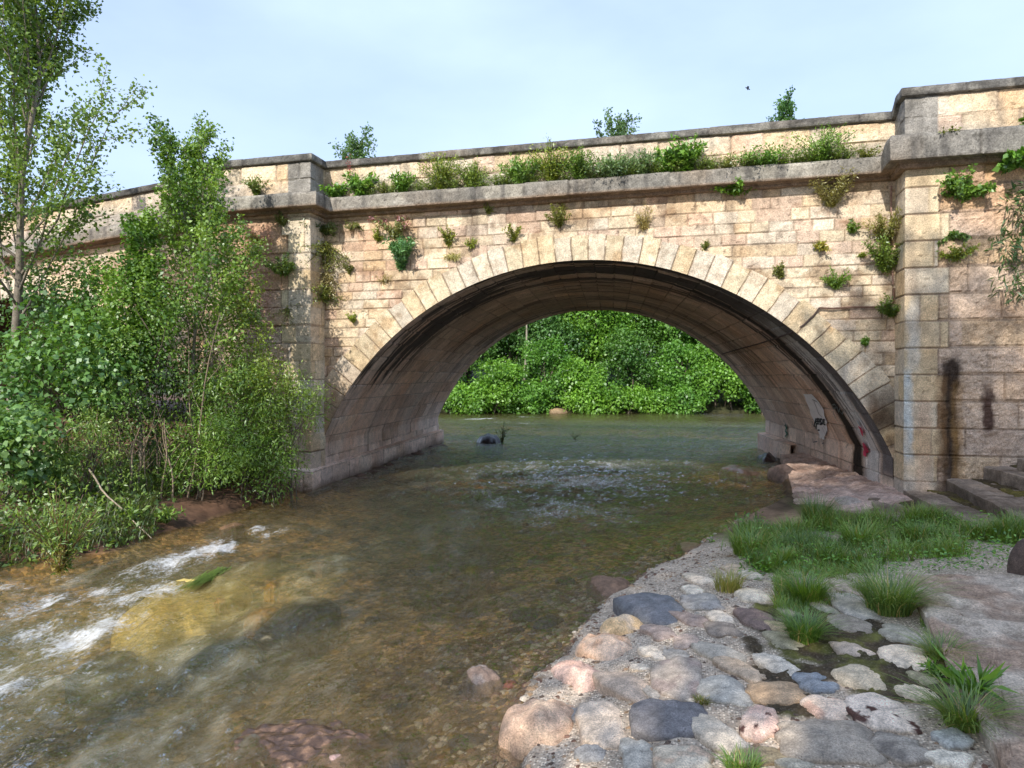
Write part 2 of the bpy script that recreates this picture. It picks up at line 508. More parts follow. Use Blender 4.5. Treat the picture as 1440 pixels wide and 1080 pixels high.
# ---- arch rings
def arch_ring(c, r0, z0, seed, nst, y0=-.028):
    a0 = math.acos((math.sqrt(r0 ** 2 - (.6 - z0) ** 2)) / r0)
    th = np.linspace(math.pi - a0 + .02, a0 - .02, 1150 if nst > 40 else 500)
    rd = np.concatenate([[0], np.linspace(0, .95, 46)])
    TH, RD = np.meshgrid(th, rd, indexing='ij')
    k = (th[0] - TH) / (th[0] - th[-1]) * nst
    w = .06 * fbm(k * .7, RD * 3, None, 2, seed)
    kk = np.floor(k + w).astype(int); fr = k + w - kk
    wid = (th[0] - th[-1]) * (r0 + .25) / nst
    d = np.minimum(fr, 1 - fr) * wid
    rk = h1(kk, kk * 0, seed)
    tk = np.abs((k / nst) - .5) * 2
    thick = .47 + .09 * rk + .13 * sm(.45, 1.0, tk)
    n1 = fbm(TH * 30, RD * 5, None, 4, seed + 3); n2 = fbm(TH * 120, RD * 20, None, 3, seed + 4)
    jn = 1 - sm(.004, .016, d)
    dd = .004 * n1 + .003 * n2 - .022 * jn + .012 * (h1(kk, kk * 0, seed + 1) - .5)
    pal = PALQ[(h1(kk, kk * 0, seed + 2) * 4).astype(int)] * (.9 + .2 * rk)[..., None]
    c_ = pal * (1 + .12 * n1)[..., None]
    xx = c + (r0 + RD) * np.cos(TH); zz = z0 + (r0 + RD) * np.sin(TH)
    sq_ = sm(.1, .45, fbm(xx * 5, zz * 5, None, 5, seed + 12, .62)); c_ = lerp(c_, c_ * np.array([.66, .6, .55]), sq_ * .6); chip = sm(.2, .5, fbm(xx * 9, zz * 9, None, 3, seed + 14)) * (1 - sm(.01, .06, d)); c_ = lerp(c_, c_ * .5, chip * .7)
    sp = sm(.3, .6, fbm(xx * 2, zz * 2, None, 4, seed + 8)); c_ = lerp(c_, c_ * np.array([.72, .6, .5]), sp * .8)
    # rust brown and black run-off low on the haunches
    lo = sm(3.5, 1.4, zz) * sm(-.35, .25, fbm(xx * 2.2, zz * .9, None, 4, seed + 9))
    c_ = lerp(c_, np.array([.24, .12, .045]), np.clip(lo * (.6 + .45 * (xx > c)), 0, .9))
    bk = sm(2.9, 1.3, zz) * sm(-.25, .2, fbm(xx * 3.3, zz * 1.1, None, 3, seed + 10)) * (xx > c)
    c_ = lerp(c_, np.array([.055, .035, .025]), np.clip(bk * .9, 0, .9))
    c_ = lerp(c_, np.array([.24, .18, .13]), jn * .85)
    P = np.stack([xx, y0 - dd, zz], -1)
    P[:, 0, 1] = y0 + .09                                           # inner lip returns into the vault
    P[:, 0] = np.stack([c + (r0 + .004) * np.cos(th), 0 * th + y0 + .09, z0 + (r0 + .004) * np.sin(th)], -1)
    grid('arch_ring', P, M['stone'], bridge, c_, RD < thick)


arch_ring(AC, AR, AZ, 201, 47)
arch_ring(A2C, A2R, A2Z, 231, 41)


# ---- vaults
def vault(c, r0, z0, skew, seed, ds, main):
    a0 = math.acos(math.sqrt(r0 ** 2 - (.9 - z0) ** 2) / r0)
    hs = math.sqrt(r0 ** 2 - (.9 - z0) ** 2)
    arc = np.concatenate([axis((-1.5, 0, ds)), r0 * np.linspace(0, math.pi - 2 * a0, int(r0 * (math.pi - 2 * a0) / ds))[1:], r0 * (math.pi - 2 * a0) + axis((ds, 1.5, ds))])
    La = r0 * (math.pi - 2 * a0)
    ys = axis((-.02, 4, ds * .8), (4, BW, ds * 1.3)) if main else axis((-.02, BW, .1))
    S, Y = np.meshgrid(arc, ys, indexing='ij')
    disp, col, d, r1 = blocks(Y, S, .43, .45, .95, seed, PALV, jw=.012, jd=.02, proud=.012, rough=.006, jcol=(.2, .15, .115), joint=.65, hj=.08, t0=-1.55)
    th = math.pi - a0 - np.clip(S, 0, La) / r0
    rad = r0 - disp
    lx = np.cos(th); lz = np.sin(th)
    x = c + skew * Y + rad * lx; z = z0 + rad * lz
    lowL = S < 0; lowR = S > La
    x = np.where(lowL, c + skew * Y - hs + disp, x); z = np.where(lowL, .9 + S, z)
    x = np.where(lowR, c + skew * Y + hs - disp, x); z = np.where(lowR, .9 - (S - La), z)
    # darker grey brown crown, pale feet, dark run-off running along the curve
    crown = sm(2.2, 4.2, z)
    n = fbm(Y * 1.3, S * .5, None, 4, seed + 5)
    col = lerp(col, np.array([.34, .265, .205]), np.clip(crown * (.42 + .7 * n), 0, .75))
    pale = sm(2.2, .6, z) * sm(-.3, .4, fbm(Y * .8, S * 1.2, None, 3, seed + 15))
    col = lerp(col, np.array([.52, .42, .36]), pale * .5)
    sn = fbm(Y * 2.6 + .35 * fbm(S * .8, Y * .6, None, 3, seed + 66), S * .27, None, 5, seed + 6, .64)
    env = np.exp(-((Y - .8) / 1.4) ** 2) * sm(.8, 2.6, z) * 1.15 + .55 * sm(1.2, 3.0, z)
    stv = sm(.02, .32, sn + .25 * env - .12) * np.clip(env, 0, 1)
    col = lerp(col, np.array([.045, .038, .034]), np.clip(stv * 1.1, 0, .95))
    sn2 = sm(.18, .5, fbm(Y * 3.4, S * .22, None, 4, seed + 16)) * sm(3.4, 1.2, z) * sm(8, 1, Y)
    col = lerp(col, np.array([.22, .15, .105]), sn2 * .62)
    if main:
        right = S > La * .5
        ramp_ = sm(La * .6, La * .97, S)
        yb = 1.75 + .10 * fbm(S * .8, S * 0, None, 2, 4)
        wd = (.13 + .14 * ramp_) * (1 + .5 * fbm(S * 2.5, Y * 2, None, 3, 8))
        bl = (1 - sm(wd * .7, wd * 1.25, abs(Y - yb))) * right * sm(La * .50, La * .68, S) * (1 - sm(La + .55, La + .75, S))
        brown = (1 - sm(wd * .8, wd * 2.3, abs(Y - yb + .05))) * right * ramp_
        col = lerp(col, np.array([.22, .11, .045]), brown * .7); col = lerp(col, np.array([.018, .013, .01]), bl * .96)
        # grey cement wash between the black line and the edge
        gw = right * sm(La * .72, La * .85, S) * (1 - sm(1.25, 1.6, Y)) * sm(.45, .7, Y + .2 * sn)
        col = lerp(col, np.array([.66, .62, .58]), np.clip(gw * (.75 + .5 * n), 0, .9))
        ed = right * sm(La * .6, La * .75, S) * (1 - sm(.35, .62, Y + .12 * sn)) * (1 - sm(La + .2, La + .6, S))
        col = lerp(col, np.array([.075, .075, .08]), ed * .85)
        sk = sm(.25, .45, fbm(Y * 9, S * .7, None, 3, 99)) * gw
        col = lerp(col, np.array([.12, .1, .09]), sk * .85)
        lowdirt = sm(-.55, -1.0, S - 0) + sm(La + .75, La + 1.1, S)
        col = lerp(col, np.array([.2, .13, .09]), np.clip(lowdirt, 0, 1) * .8)
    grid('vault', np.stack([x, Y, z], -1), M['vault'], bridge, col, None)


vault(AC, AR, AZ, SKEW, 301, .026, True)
vault(A2C, A2R, A2Z, SKEW, 331, .1, False)


# ---- piers
def pier(x0, x1, seed, h, l0, l1, side, corner, zb=-.4):
    """front face and the two returns of a projecting pier"""
    pts = [(x0, .03), (x0, PY), (x1, PY), (x1, .03)]
    lens = [.03 - PY, x1 - x0, .03 - PY]
    u = np.concatenate([axis((0, lens[0], .03)), lens[0] + axis((0, lens[1], .026))[1:], lens[0] + lens[1] + axis((0, lens[2], .03))[1:]])
    tz = axis((0, 1, .0045))
    U, T = np.meshgrid(u, tz, indexing='ij')
    l01 = lens[0]; l12 = l01 + lens[1]
    x = np.where(U <= l01, x0, np.where(U <= l12, x0 + U - l01, x1)); y = np.where(U <= l01, .03 - U, np.where(U <= l12, PY, PY + U - l12))
    zt = 5.845 + np.where(x1 > 5, .06, -.02); Z = zb + (zt - zb) * T
    # quoins (smooth pale ashlar) near the bridge corner, rough blocks further off
    uc = l12 if corner == 'r' else l01
    dq, cq, d1, r1 = blocks(U - uc, Z, h, .42, .72, seed, PALQ, jw=.008, jd=.012, proud=.004, rough=.003, hj=.03, wob=.006, t0=-.35)
    dr, cr, d2, r2 = blocks(U - uc + 3.3, Z, h, l0, l1, seed + 50, PALR, jw=.011, jd=.02, proud=.014, rough=.028, hj=.03, wob=.010, t0=-.35)
    row = np.floor((Z + .35) / h).astype(int)
    qw = np.where(row % 2 == 0, .52, .68)
    dist = (U - uc) if corner == 'l' else (uc - U)
    q = (dist < qw) | (dist < 0)
    disp = np.where(q, dq, dr); col = np.where(q[..., None], cq, cr)
    jj = (1 - sm(.004, .014, abs(dist - qw))) * (dist > 0) + (1 - sm(.004, .013, np.abs(((Z + .35) / h) % 1 - .5) * -h + h * .5))
    jj = np.clip(jj, 0, 1); disp = disp - .012 * jj; col = lerp(col, np.array([.2, .15, .11]), jj * .7)
    # the outer arrises are rounded a little
    disp = disp - .012 * (np.exp(-((U - l01) / .02) ** 2) + np.exp(-((U - l12) / .02) ** 2))
    stn = streaks(U, Z, zt, seed + 3, 2.4, 2.2) * .6
    col = lerp(col, np.array([.2, .13, .09]), stn * .6)
    for (sx, zt_, zb_, w, k, cc) in side:
        uu = sx - x0 + l01
        g = np.exp(-(np.abs(U - uu + .05 * fbm(Z * 2, Z * 0, None, 3, 3) + .05 * fbm(U * 9, Z * 7, None, 4, 13)) / w) ** 5) * sm(zb_ - .15, zb_ + .15, Z) * (1 - sm(zt_ - .1, zt_ + .2, Z)) * (1 + .6 * fbm(U * 12, Z * 3, None, 3, 5))
        col = lerp(col, np.array(cc), np.clip(g * k, 0, .95))
    low = sm(.9, .1, Z + .25 * fbm(U * 2, Z * 2, None, 3, 6))
    col = lerp(col, np.array([.52, .42, .37]), low * .5)
    nx = np.where(U < l01 - 1e-6, -1, np.where(U <= l12 + 1e-6, 0, 1)); ny = np.where(nx == 0, -1, 0)
    P = np.stack([x + nx * disp, y + ny * disp, Z], -1)
    # cap on top so that nothing is hollow
    grid('pier', P, M['stone'], bridge, col, None)


pier(-8.3, PX0, 401, .377, .45, .85, [(-7.0, 5.5, 3.2, .5, .6, (.42, .22, .16)), (-7.4, 4.4, 3.9, .12, .85, (.05, .045, .04)), (-6.6, 1.0, -.4, .8, .3, (.5, .36, .3)),
                                      (-6.9, 3.6, 1.5, .25, .4, (.3, .24, .2))], 'r')
pier(PX1, 15.0, 451, .455, .62, 1.15, [(6.15, 2.6, .1, .14, 1.2, (.022, .013, .009)), (6.02, 2.3, .3, .09, .6, (.2, .11, .05)), (6.27, 2.2, .5, .10, .55, (.3, .17, .06)),
                                       (6.72, 2.15, 1.45, .08, 1.1, (.07, .035, .025)), (5.5, 2.4, .9, .09, .75, (.5, .55, .56)), (5.75, 2.0, .3, .12, .5, (.5, .33, .22)),
                                       (7.5, 2.0, .9, .2, .6, (.55, .52, .5)), (5.6, 3.6, 2.5, .1, .5, (.62, .6, .55))], 'l')

# ---- plinth under the far pier and along the vault foot
hs = math.sqrt(AR ** 2 - (.9 - AZ) ** 2); xl = AC - hs
path = [(-8.45, .3), (-8.45, PY - .09), (xl + .10, PY - .09), (xl + .10 + SKEW * (BW - PY) , BW + .1)]


def rise(x, y, y0):
    return np.where(x > PX1 - .5, np.clip((y0 - y) / .22, 0, 1), 0.0)


def strip(name, path, prof, mat, h, l0, l1, seed, pal, zf, step=.04, pstep=.03, post=None, **kw):
    """a masonry band: profile (out, up) swept along a plan path with mitred corners; up is measured from zf(x)"""
    path = np.array(path, float); n = len(path)
    dv = unit(path[1:] - path[:-1]); nn = np.stack([dv[:, 1], -dv[:, 0]], -1)
    mit = [nn[0]]
    for i in range(1, n - 1): mit.append((nn[i - 1] + nn[i]) / (1 + nn[i - 1] @ nn[i]))
    mit.append(nn[-1]); mit = np.array(mit)
    prof = np.array(prof, float)
    pv = []; pn = []; pt = []; acc = 0
    for a, b in zip(prof[:-1], prof[1:]):
        L_ = np.linalg.norm(b - a); k = max(1, int(round(L_ / pstep))); t = np.linspace(0, 1, k + 1)
        dd = (b - a) / L_
        pv.append(a + (b - a) * t[:, None]); pn.append(np.tile([dd[1], -dd[0]], (k + 1, 1))); pt.append(acc + t * L_); acc += L_
    pv = np.concatenate(pv); pn = np.concatenate(pn); pt = np.concatenate(pt)
    PX = []; NX = []; UU = []; acc = 0
    for i in range(n - 1):
        L_ = np.linalg.norm(path[i + 1] - path[i]); k = max(1, int(round(L_ / step))); t = np.linspace(0, 1, k + 1)
        A = path[i][None] + pv[:, :1] * mit[i]; B = path[i + 1][None] + pv[:, :1] * mit[i + 1]
        PX.append(A[None] * (1 - t)[:, None, None] + B[None] * t[:, None, None])
        NX.append(np.broadcast_to(nn[i], (k + 1, len(pv), 2))); UU.append(acc + t * L_); acc += L_
    PX = np.concatenate(PX); NX = np.concatenate(NX); U = np.concatenate(UU)
    S, T = np.meshgrid(U, pt, indexing='ij')
    x = PX[..., 0]; y = PX[..., 1]; rz_ = rise(x, y, -.33 if name == 'cornice' else -.11)
    z = zf(x) + pv[None, :, 1] * (1 + .38 * rz_ * (name == 'cornice')) + rz_ * (.045 if name == 'cornice' else .175 if name in ('parapet', 'coping') else 0)
    disp, col, d, _ = blocks(S, T, h, l0, l1, seed, pal, **kw)
    disp = disp - .008 * sum(np.exp(-((T - c_) / .014) ** 2) for c_ in np.unique(np.round(np.cumsum([np.linalg.norm(b - a) for a, b in zip(prof[:-1], prof[1:])]), 5))[:-1]) if len(prof) > 2 else disp
    if post is not None: col = post(x, y, z, S, T, col)
    P = np.stack([x + NX[..., 0] * pn[None, :, 0] * disp, y + NX[..., 1] * pn[None, :, 0] * disp, z + pn[None, :, 1] * disp], -1)
    return grid(name, P, mat, bridge, col, None)


def plinth_post(x, y, z, S, T, col):
    w = sm(.3, -.05, z + .1 * fbm(S * 3, T * 4, None, 3, 4))
    return lerp(col, np.array([.13, .085, .06]), w * .85)


strip('plinth', path, [(.13, -.5), (.13, .42), (-.12, .45)], M['stone'], .46, .55, 1.1, 501, PALV * 1.12, lambda x: 0 * x, post=plinth_post, jw=.012, proud=.015, rough=.01, hj=0, t0=-.02)
hr = AC + hs
strip('plinth', [(hr - .08 + SKEW * (BW + .1), BW + .1), (hr - .08 + SKEW * 7.2, 7.2), (hr - .0 + SKEW * 6.6, 6.6)], [(.16, -.5), (.16, .5), (-.1, .53)], M['stone'], .5, .55, 1.1, 511, PALV * 1.12, lambda x: 0 * x, jw=.012, hj=0, t0=0)

# ---- cornice, parapet, coping along both faces
front = [(-24, 0), (-8.3, 0), (-8.3, PY), (PX0, PY), (PX0, 0), (PX1, 0), (PX1, PY), (15, PY)]
rear = [(15, BW), (-24, BW)]
GREY = np.array([(.25, .235, .21), (.28, .26, .23), (.22, .21, .19), (.31, .29, .25)])
DGREY = np.array([(.15, .146, .138), (.185, .178, .165), (.125, .122, .117)])


def zc2(x):
    return zc(x)


def corn_post(x, y, z, S, T, col):
    v = sm(.1, .5, fbm(S * 5, T * .6, None, 4, 21)); col = lerp(col, np.array([.10, .095, .09]), v * .75)
    v = sm(.25, .5, fbm(S * 1.7, T * 3, None, 4, 22)); col = lerp(col, np.array([.55, .52, .46]), v * .5)
    u = z - zc2(x); col = lerp(col, np.array([.30, .2, .13]), sm(.06, .0, u) * .7)
    return col


def para_post(x, y, z, S, T, col):
    u = z - zc2(x)
    g = sm(.5, .05, u - .32 + .4 * fbm(S * .9, T * 1.6, None, 4, 31)); col = lerp(col, np.array([.33, .31, .28]), g * .75)
    v = sm(.2, .55, fbm(S * 2.2, T * 1.1, None, 4, 32)); col = lerp(col, np.array([.16, .14, .12]), v * .55)
    q = ((abs(x - PX0 + .24) < .26) | (abs(x - PX1 - .24) < .24)) & (y < -.3) | (abs(x - PX0) < .04) | (abs(x - PX1) < .04)
    c2 = np.array([.30, .285, .26]) * (1 + .5 * fbm(S * 4, T * 2, None, 4, 33))[..., None]
    return np.where(q[..., None] & (y < -.02)[..., None], c2, col)


def cop_post(x, y, z, S, T, col):
    v = sm(.1, .5, fbm(S * 6, T * 2, None, 4, 41)); col = lerp(col, np.array([.34, .325, .29]), v * .6)
    v = sm(.2, .5, fbm(S * 3, T * 5, None, 4, 42)); return lerp(col, np.array([.045, .043, .04]), v * .6)


for pth, sd_ in ((front, 0), (rear, 7)):
    st_ = .035 if sd_ == 0 else .3
    strip('cornice', pth, [(-.03, -.07), (.10, -.07), (.12, -.02), (.17, 0.0), (.31, .0), (.32, .27), (.30, .30), (-.05, .345)], M['lichen'], 3.0, .75, 1.25, 601 + sd_, GREY, zc2, st_, .03, corn_post, jw=.009, jd=.012, proud=.006, rough=.006, jcol=(.09, .08, .07))
    strip('parapet', pth, [(.02, .32), (.02, 1.04)], M['stone'], .335, .4, .85, 651 + sd_, PAL, zc2, st_, .025, para_post, jw=.012, jd=.02, proud=.014, rough=.012, hj=.1, t0=.005)
    strip('coping', pth, [(-.4, .99), (.05, .99), (.09, 1.0), (.10, 1.125), (.075, 1.15), (-.45, 1.17)], M['lichen'], 3.0, .9, 1.6, 681 + sd_, DGREY, zc2, st_, .03, cop_post, jw=.008, jd=.01, proud=.006, rough=.006, jcol=(.06, .055, .05))

# ---- inner parapet faces, road deck, rear wall
xx = np.linspace(-24, 15, 60)
def sheet(name, y0, y1, z0, z1, mat, col, keep_arch=False, n=24):
    xs_ = np.linspace(-24, 15, 400 if keep_arch else 60); t = np.linspace(0, 1, n)
    A, T = np.meshgrid(xs_, t, indexing='ij')
    zz0 = z0(A); zz1 = z1(A)
    P = np.stack([A, y0 + (y1 - y0) * T, zz0 + (zz1 - zz0) * T], -1)
    c = np.asarray(col) * (1 + .2 * fbm(A * 2, T * 9, None, 3, 3))[..., None]
    keep = None
    if keep_arch:
        keep = np.ones(A.shape, bool)
        for c_, r_, z_, h_ in ((AC + SKEW * BW, AR, AZ, hs), (A2C + SKEW * BW, A2R, A2Z, half2)):
            keep &= ~((np.hypot(A - c_, P[..., 2] - z_) < r_ - .02) | ((P[..., 2] < 1.0) & (abs(A - c_) < h_ - .02)))
    return grid(name, P, mat, bridge, c, keep)


sheet('parapet_back', .42, .42, lambda x: zc2(x) + .1, lambda x: zc2(x) + 1.1, M['stone'], (.5, .4, .28))
sheet('parapet_back', BW - .42, BW - .42, lambda x: zc2(x) + .1, lambda x: zc2(x) + 1.1, M['stone'], (.5, .4, .28))
sheet('road_deck', -.02, BW + .02, lambda x: zc2(x) + .16, lambda x: zc2(x) + .16, M['stone'], (.1, .1, .1))
sheet('rear_wall', BW, BW, lambda x: 0 * x - .5, lambda x: zc(x), M['stone'], (.5, .4, .28), True, 120)


# ---- graffiti sprayed on the inside of the vault
def vaultpt(px, py, off=.02):
    r = ray(px, py); o = CAM
    ax = o[0] - AC - SKEW * o[1]; bx = r[0] - SKEW * r[1]; az = o[2] - AZ; bz = r[2]; q = AR - off
    a = bx * bx + bz * bz; b = 2 * (ax * bx + az * bz); c = ax * ax + az * az - q * q
    t = (-b + math.sqrt(b * b - 4 * a * c)) / (2 * a)
    p = o + r * t
    if p[2] < .9:                                                  # vertical foot of the wall
        t = (hs - off - ax) / bx; p = o + r * t
    return p


def graffiti(strokes, col, w, off):
    tb_v = []; tb_f = []; n = 0
    for s in strokes:
        pts = []
        for a, b in zip(s[:-1], s[1:]):
            k = max(2, int(np.hypot(a[0] - b[0], a[1] - b[1]) / 1.5))
            pts += [(a[0] + (b[0] - a[0]) * t, a[1] + (b[1] - a[1]) * t) for t in np.linspace(0, 1, k)]
        p = np.array([vaultpt(x, y, off) for x, y in pts])
        d = unit(np.gradient(p, axis=0))
        nrm = np.stack([AC + SKEW * p[:, 1] - p[:, 0], 0 * p[:, 0], AZ - p[:, 2]], -1); nrm[p[:, 2] < .9] = (-1, 0, 0); nrm = unit(nrm)
        sd_ = unit(np.cross(d, nrm)); ww = w * (.8 + .4 * rng.random(len(p)))[:, None]
        tb_v.append(np.stack([p - sd_ * ww, p + sd_ * ww], 1).reshape(-1, 3)); i = np.arange(len(p) - 1) * 2 + n
        tb_f.append(np.stack([i, i + 1, i + 3, i + 2], -1)); n += 2 * len(p)
    V = np.concatenate(tb_v)
    c = np.asarray(col) * (1 + .3 * fbm(V[:, 0] * 9, V[:, 1] * 9, V[:, 2] * 9, 2, 3))[:, None]
    return mk('graffiti', V, np.concatenate(tb_f), M['paint'], bridge, c)


def cr(x, y): return (1120 + x * 120 / 1260, 540 + y * 120 / 1260)     # crop of the graffiti corner


def poly_patch(pts, col, off):
    """a painted patch: rows of short strokes between two outlines"""
    L_, R_ = pts
    V = []; n = 26
    for t in np.linspace(0, 1, n):
        a = np.array([np.interp(t, np.linspace(0, 1, len(L_)), [p[k] for p in L_]) for k in (0, 1)])
        b = np.array([np.interp(t, np.linspace(0, 1, len(R_)), [p[k] for p in R_]) for k in (0, 1)])
        b = b + 1.2 * math.sin(t * 31); a = a + .8 * math.sin(t * 23)
        for s in np.linspace(0, 1, 8): V.append(vaultpt(*(a + (b - a) * s), off))
    V = np.array(V)
    c = np.asarray(col) * (1 + .2 * fbm(V[:, 0] * 6, V[:, 1] * 6, V[:, 2] * 6, 3, 3))[:, None]
    return mk('graffiti', V, quads(n, 8), M['paint'], bridge, c)


poly_patch(([cr(100, 150), cr(150, 260), cr(200, 400), cr(245, 520), cr(320, 690), cr(350, 800)], [cr(225, 150), cr(315, 245), cr(385, 345), cr(435, 515), cr(460, 640), cr(420, 830)]), (.9, .9, .92), .030)
# tag: V E R S O E in black spray letters
B_ = [[cr(232, 545), cr(262, 635), cr(285, 530)], [cr(245, 600), cr(300, 650)], [cr(330, 520), cr(285, 520), cr(292, 590), cr(335, 585)], [cr(288, 552), cr(325, 548)],
      [cr(300, 590), cr(290, 665)], [cr(318, 580), cr(318, 510), cr(348, 520), cr(345, 550), cr(322, 555), cr(355, 590)], [cr(378, 515), cr(355, 525), cr(352, 548), cr(375, 565), cr(368, 590), cr(345, 600)],
      [cr(365, 520), cr(355, 560), cr(368, 600), cr(388, 585), cr(388, 540), cr(375, 515)], [cr(422, 528), cr(395, 530), cr(402, 600), cr(430, 596)], [cr(398, 560), cr(420, 558)],
      [cr(315, 685), cr(345, 680)]]
for b_ in B_: graffiti([b_], (.012, .012, .02), .022, .036)
for b_ in [[cr(380, 640), cr(440, 770), cr(448, 700), cr(400, 620)], [cr(255, 245), cr(290, 330), cr(330, 440), cr(375, 485)], [cr(235, 230), cr(300, 260), cr(365, 350)], [cr(330, 800), cr(345, 900), cr(350, 960)],
          [cr(240, 800), cr(250, 860), cr(310, 850)], [cr(370, 790), cr(380, 880), cr(410, 870), cr(400, 930)]]: graffiti([b_], (.06, .06, .09), .012, .037)
for b_ in [[cr(520, 310), cr(540, 360), cr(590, 350), cr(570, 300), cr(530, 310)], [cr(600, 330), cr(620, 420), cr(650, 350)], [cr(640, 400), cr(680, 450), cr(690, 380), cr(720, 430)], [cr(540, 400), cr(580, 510)]]: graffiti([b_], (.08, .09, .09), .016, .036)
for b_ in [[cr(920, 620), cr(960, 690), cr(975, 760)], [cr(985, 900), cr(1030, 930), cr(1060, 975), cr(1000, 985), cr(1035, 1040), cr(990, 1020)], [cr(1010, 880), cr(1020, 960)], [cr(945, 640), cr(990, 720)]]: graffiti([b_], (.70, .04, .12), .05, .036)
for b_ in [[cr(1000, 910), cr(1012, 1010)], [cr(1030, 950), cr(1010, 990)]]: graffiti([b_], (.55, .03, .09), .05, .037)
for b_ in [[cr(895, 540), cr(930, 600)], [cr(905, 550), cr(945, 620)]]: graffiti([b_], (.30, .44, .50), .035, .036)
for b_ in [[(1103, 598), (1107, 601), (1104, 606), (1108, 610), (1104, 614)], [(1105, 596), (1106, 616)]]: graffiti([b_], (.02, .12, .07), .03, .036)
# ================================================================== TERRAIN AND WATER
YR = np.array([-40, -20, -9.8, -8.9, -6.6, -4.6, -2.9, -.8, .7, 8.6, 11, 14, 20, 40])
XRv = np.array([1.6, 1.1, .80, .68, .95, 1.75, 2.35, 3.1, 3.75, 4.45, 5.6, 8, 12, 20])
YL = np.array([-40, -12, -9, -7, -5.9, -3.2, -.6, 9.5, 10.8, 13, 20, 40])
XLv = np.array([-10, -8.2, -7.2, -6.4, -5.72, -5.85, -5.85, -6.9, -7.4, -10, -16, -24])


def xr(y): return np.interp(y, YR, XRv)
def xl_(y): return np.interp(y, YL, XLv)
def yfar(x): return 33.2 + .235 * x


def H(x, y, detail=True):
    x = np.asarray(x, float); y = np.asarray(y, float)
    w = .10 * fbm(x * 1.6, y * 1.6, None, 3, 900)
    dR = xr(y) - x + w; dL = x - xl_(y) + w; dF = yfar(x) - y + w * 3
    zr = np.where(dR > 0, -.34 * (1 - np.exp(-np.maximum(dR, 0) / 1.7)) - .30 * (1 - np.exp(-np.maximum(dR, 0) / 4.5)),
                  .10 * sm(0, .12, -dR) + .12 * sm(.0, 1.0, -dR) + np.where(y > -3.2, .01, .055) * np.clip(-dR, 0, 6)) - .09 * sm(-3.6, -2.6, y) * (dR < 0) * sm(.0, .5, -dR)
    zl = np.where(dL > 0, -.30 * (1 - np.exp(-np.maximum(dL, 0) / .9)) - .35 * (1 - np.exp(-np.maximum(dL, 0) / 4)),
                  .30 * (1 - np.exp(np.minimum(dL, 0) / .5)) + .10 * np.clip(-dL, 0, 9))
    zf = np.where(dF > 0, -.6 * (1 - np.exp(-np.maximum(dF, 0) / 3)), .5 * (1 - np.exp(np.minimum(dF, 0) / .8)) + .14 * np.clip(-dF, 0, 30))
    z = np.maximum(np.maximum(zr, zl), zf)
    z = np.where(z < 0, np.minimum(z, 0), z)
    if detail:
        z = z + .018 * fbm(x * 4, y * 4, None, 4, 910) + .05 * fbm(x * .8, y * .8, None, 3, 911) * (z < -.05)
    return z


def gz_(x, y): return float(H(np.array([x]), np.array([y]), False)[0])


gx = axis((-60, -14, 1.2), (-14, -7.5, .12), (-7.5, -.2, .06), (-.2, 4.6, .026), (4.6, 8, .06), (8, 60, 1.3))
gy = axis((-40, -13.2, .8), (-13.2, -5, .026), (-5, -2, .035), (-2, 3, .07), (3, 14, .14), (14, 40, .4), (40, 110, 2.5))
X, Y = np.meshgrid(gx, gy, indexing='ij')
Z = H(X, Y)
dR = xr(Y) - X
n1 = fbm(X * 3, Y * 3, None, 4, 920); n2 = fbm(X * .7, Y * .7, None, 4, 921); n3 = fbm(X * 9, Y * 9, None, 3, 922)
bed = sm(.03, -.04, Z)
c_bed = lerp(np.array([.50, .29, .11]), np.array([.22, .15, .065]), sm(-.3, .35, n2))
c_bed = lerp(c_bed, np.array([.075, .055, .03]), sm(.12, .4, n1) * .8)
c_bed = lerp(c_bed, np.array([.42, .30, .14]), sm(.25, .5, fbm(X * 1.5, Y * 1.1, None, 3, 925)) * .7)
c_dirt = lerp(np.array([.17, .12, .08]), np.array([.10, .07, .045]), sm(-.3, .3, n1))
right = (dR < .05) & (Y < 12)
# stone-set bank in front: gravel mortar, dark moss in patches
mort = ((dR < .02) & (Y < -3.6)).astype(float) * sm(-3.6, -4.6, Y + .5 * n2)
c_m = np.array([.52, .41, .31]) * (1 + .25 * n1)[..., None]
mossc = np.zeros_like(X)
for (px, py, rx, ry, k) in ((1150, 905, .42, .55, 1.0), (1215, 935, .40, .40, 1.0), (1120, 990, .25, .16, .9), (1265, 985, .30, .14, .9), (1085, 880, .22, .25, .9), (1230, 900, .3, .3, .9), (1100, 860, .3, .3, .7), (1300, 950, .25, .4, .7), (1200, 960, .35, .12, .7), (1080, 975, .10, .2, .7), (1145, 1000, .3, .12, .85), (1110, 945, .3, .25, .85), (1180, 890, .4, .3, .9), (1250, 960, .35, .3, .9), (1060, 905, .12, .3, .7), (1140, 870, .3, .3, .8)):
    p = at(px, py, .33)
    mossc = np.maximum(mossc, k * np.exp(-(((X - p[0]) / rx) ** 2 + ((Y - p[1]) / ry) ** 2) ** 1.3))
moss = sm(.28, .5, mossc + .22 * n1 + .12 * n3)
c_moss = lerp(np.array([.055, .038, .02]), np.array([.10, .095, .022]), sm(.0, .3, fbm(X * 4, Y * 4, None, 3, 930)))
c_moss = c_moss * (1.15 + .9 * fbm(X * 18, Y * 18, None, 4, 933))[..., None]; c_m = lerp(c_m, c_moss, moss)
Z = Z + moss * (.014 + .034 * fbm(X * 19, Y * 19, None, 4, 931, .7)) * mort
col = lerp(c_dirt, c_m, mort)
gbank = ((dR < 0) & (Y > -5.2) & (Y < .5)) * sm(.1, .8, -dR); col = lerp(col, np.array([.09, .085, .04]), np.clip(gbank * .8, 0, 1) * (1 - mort))
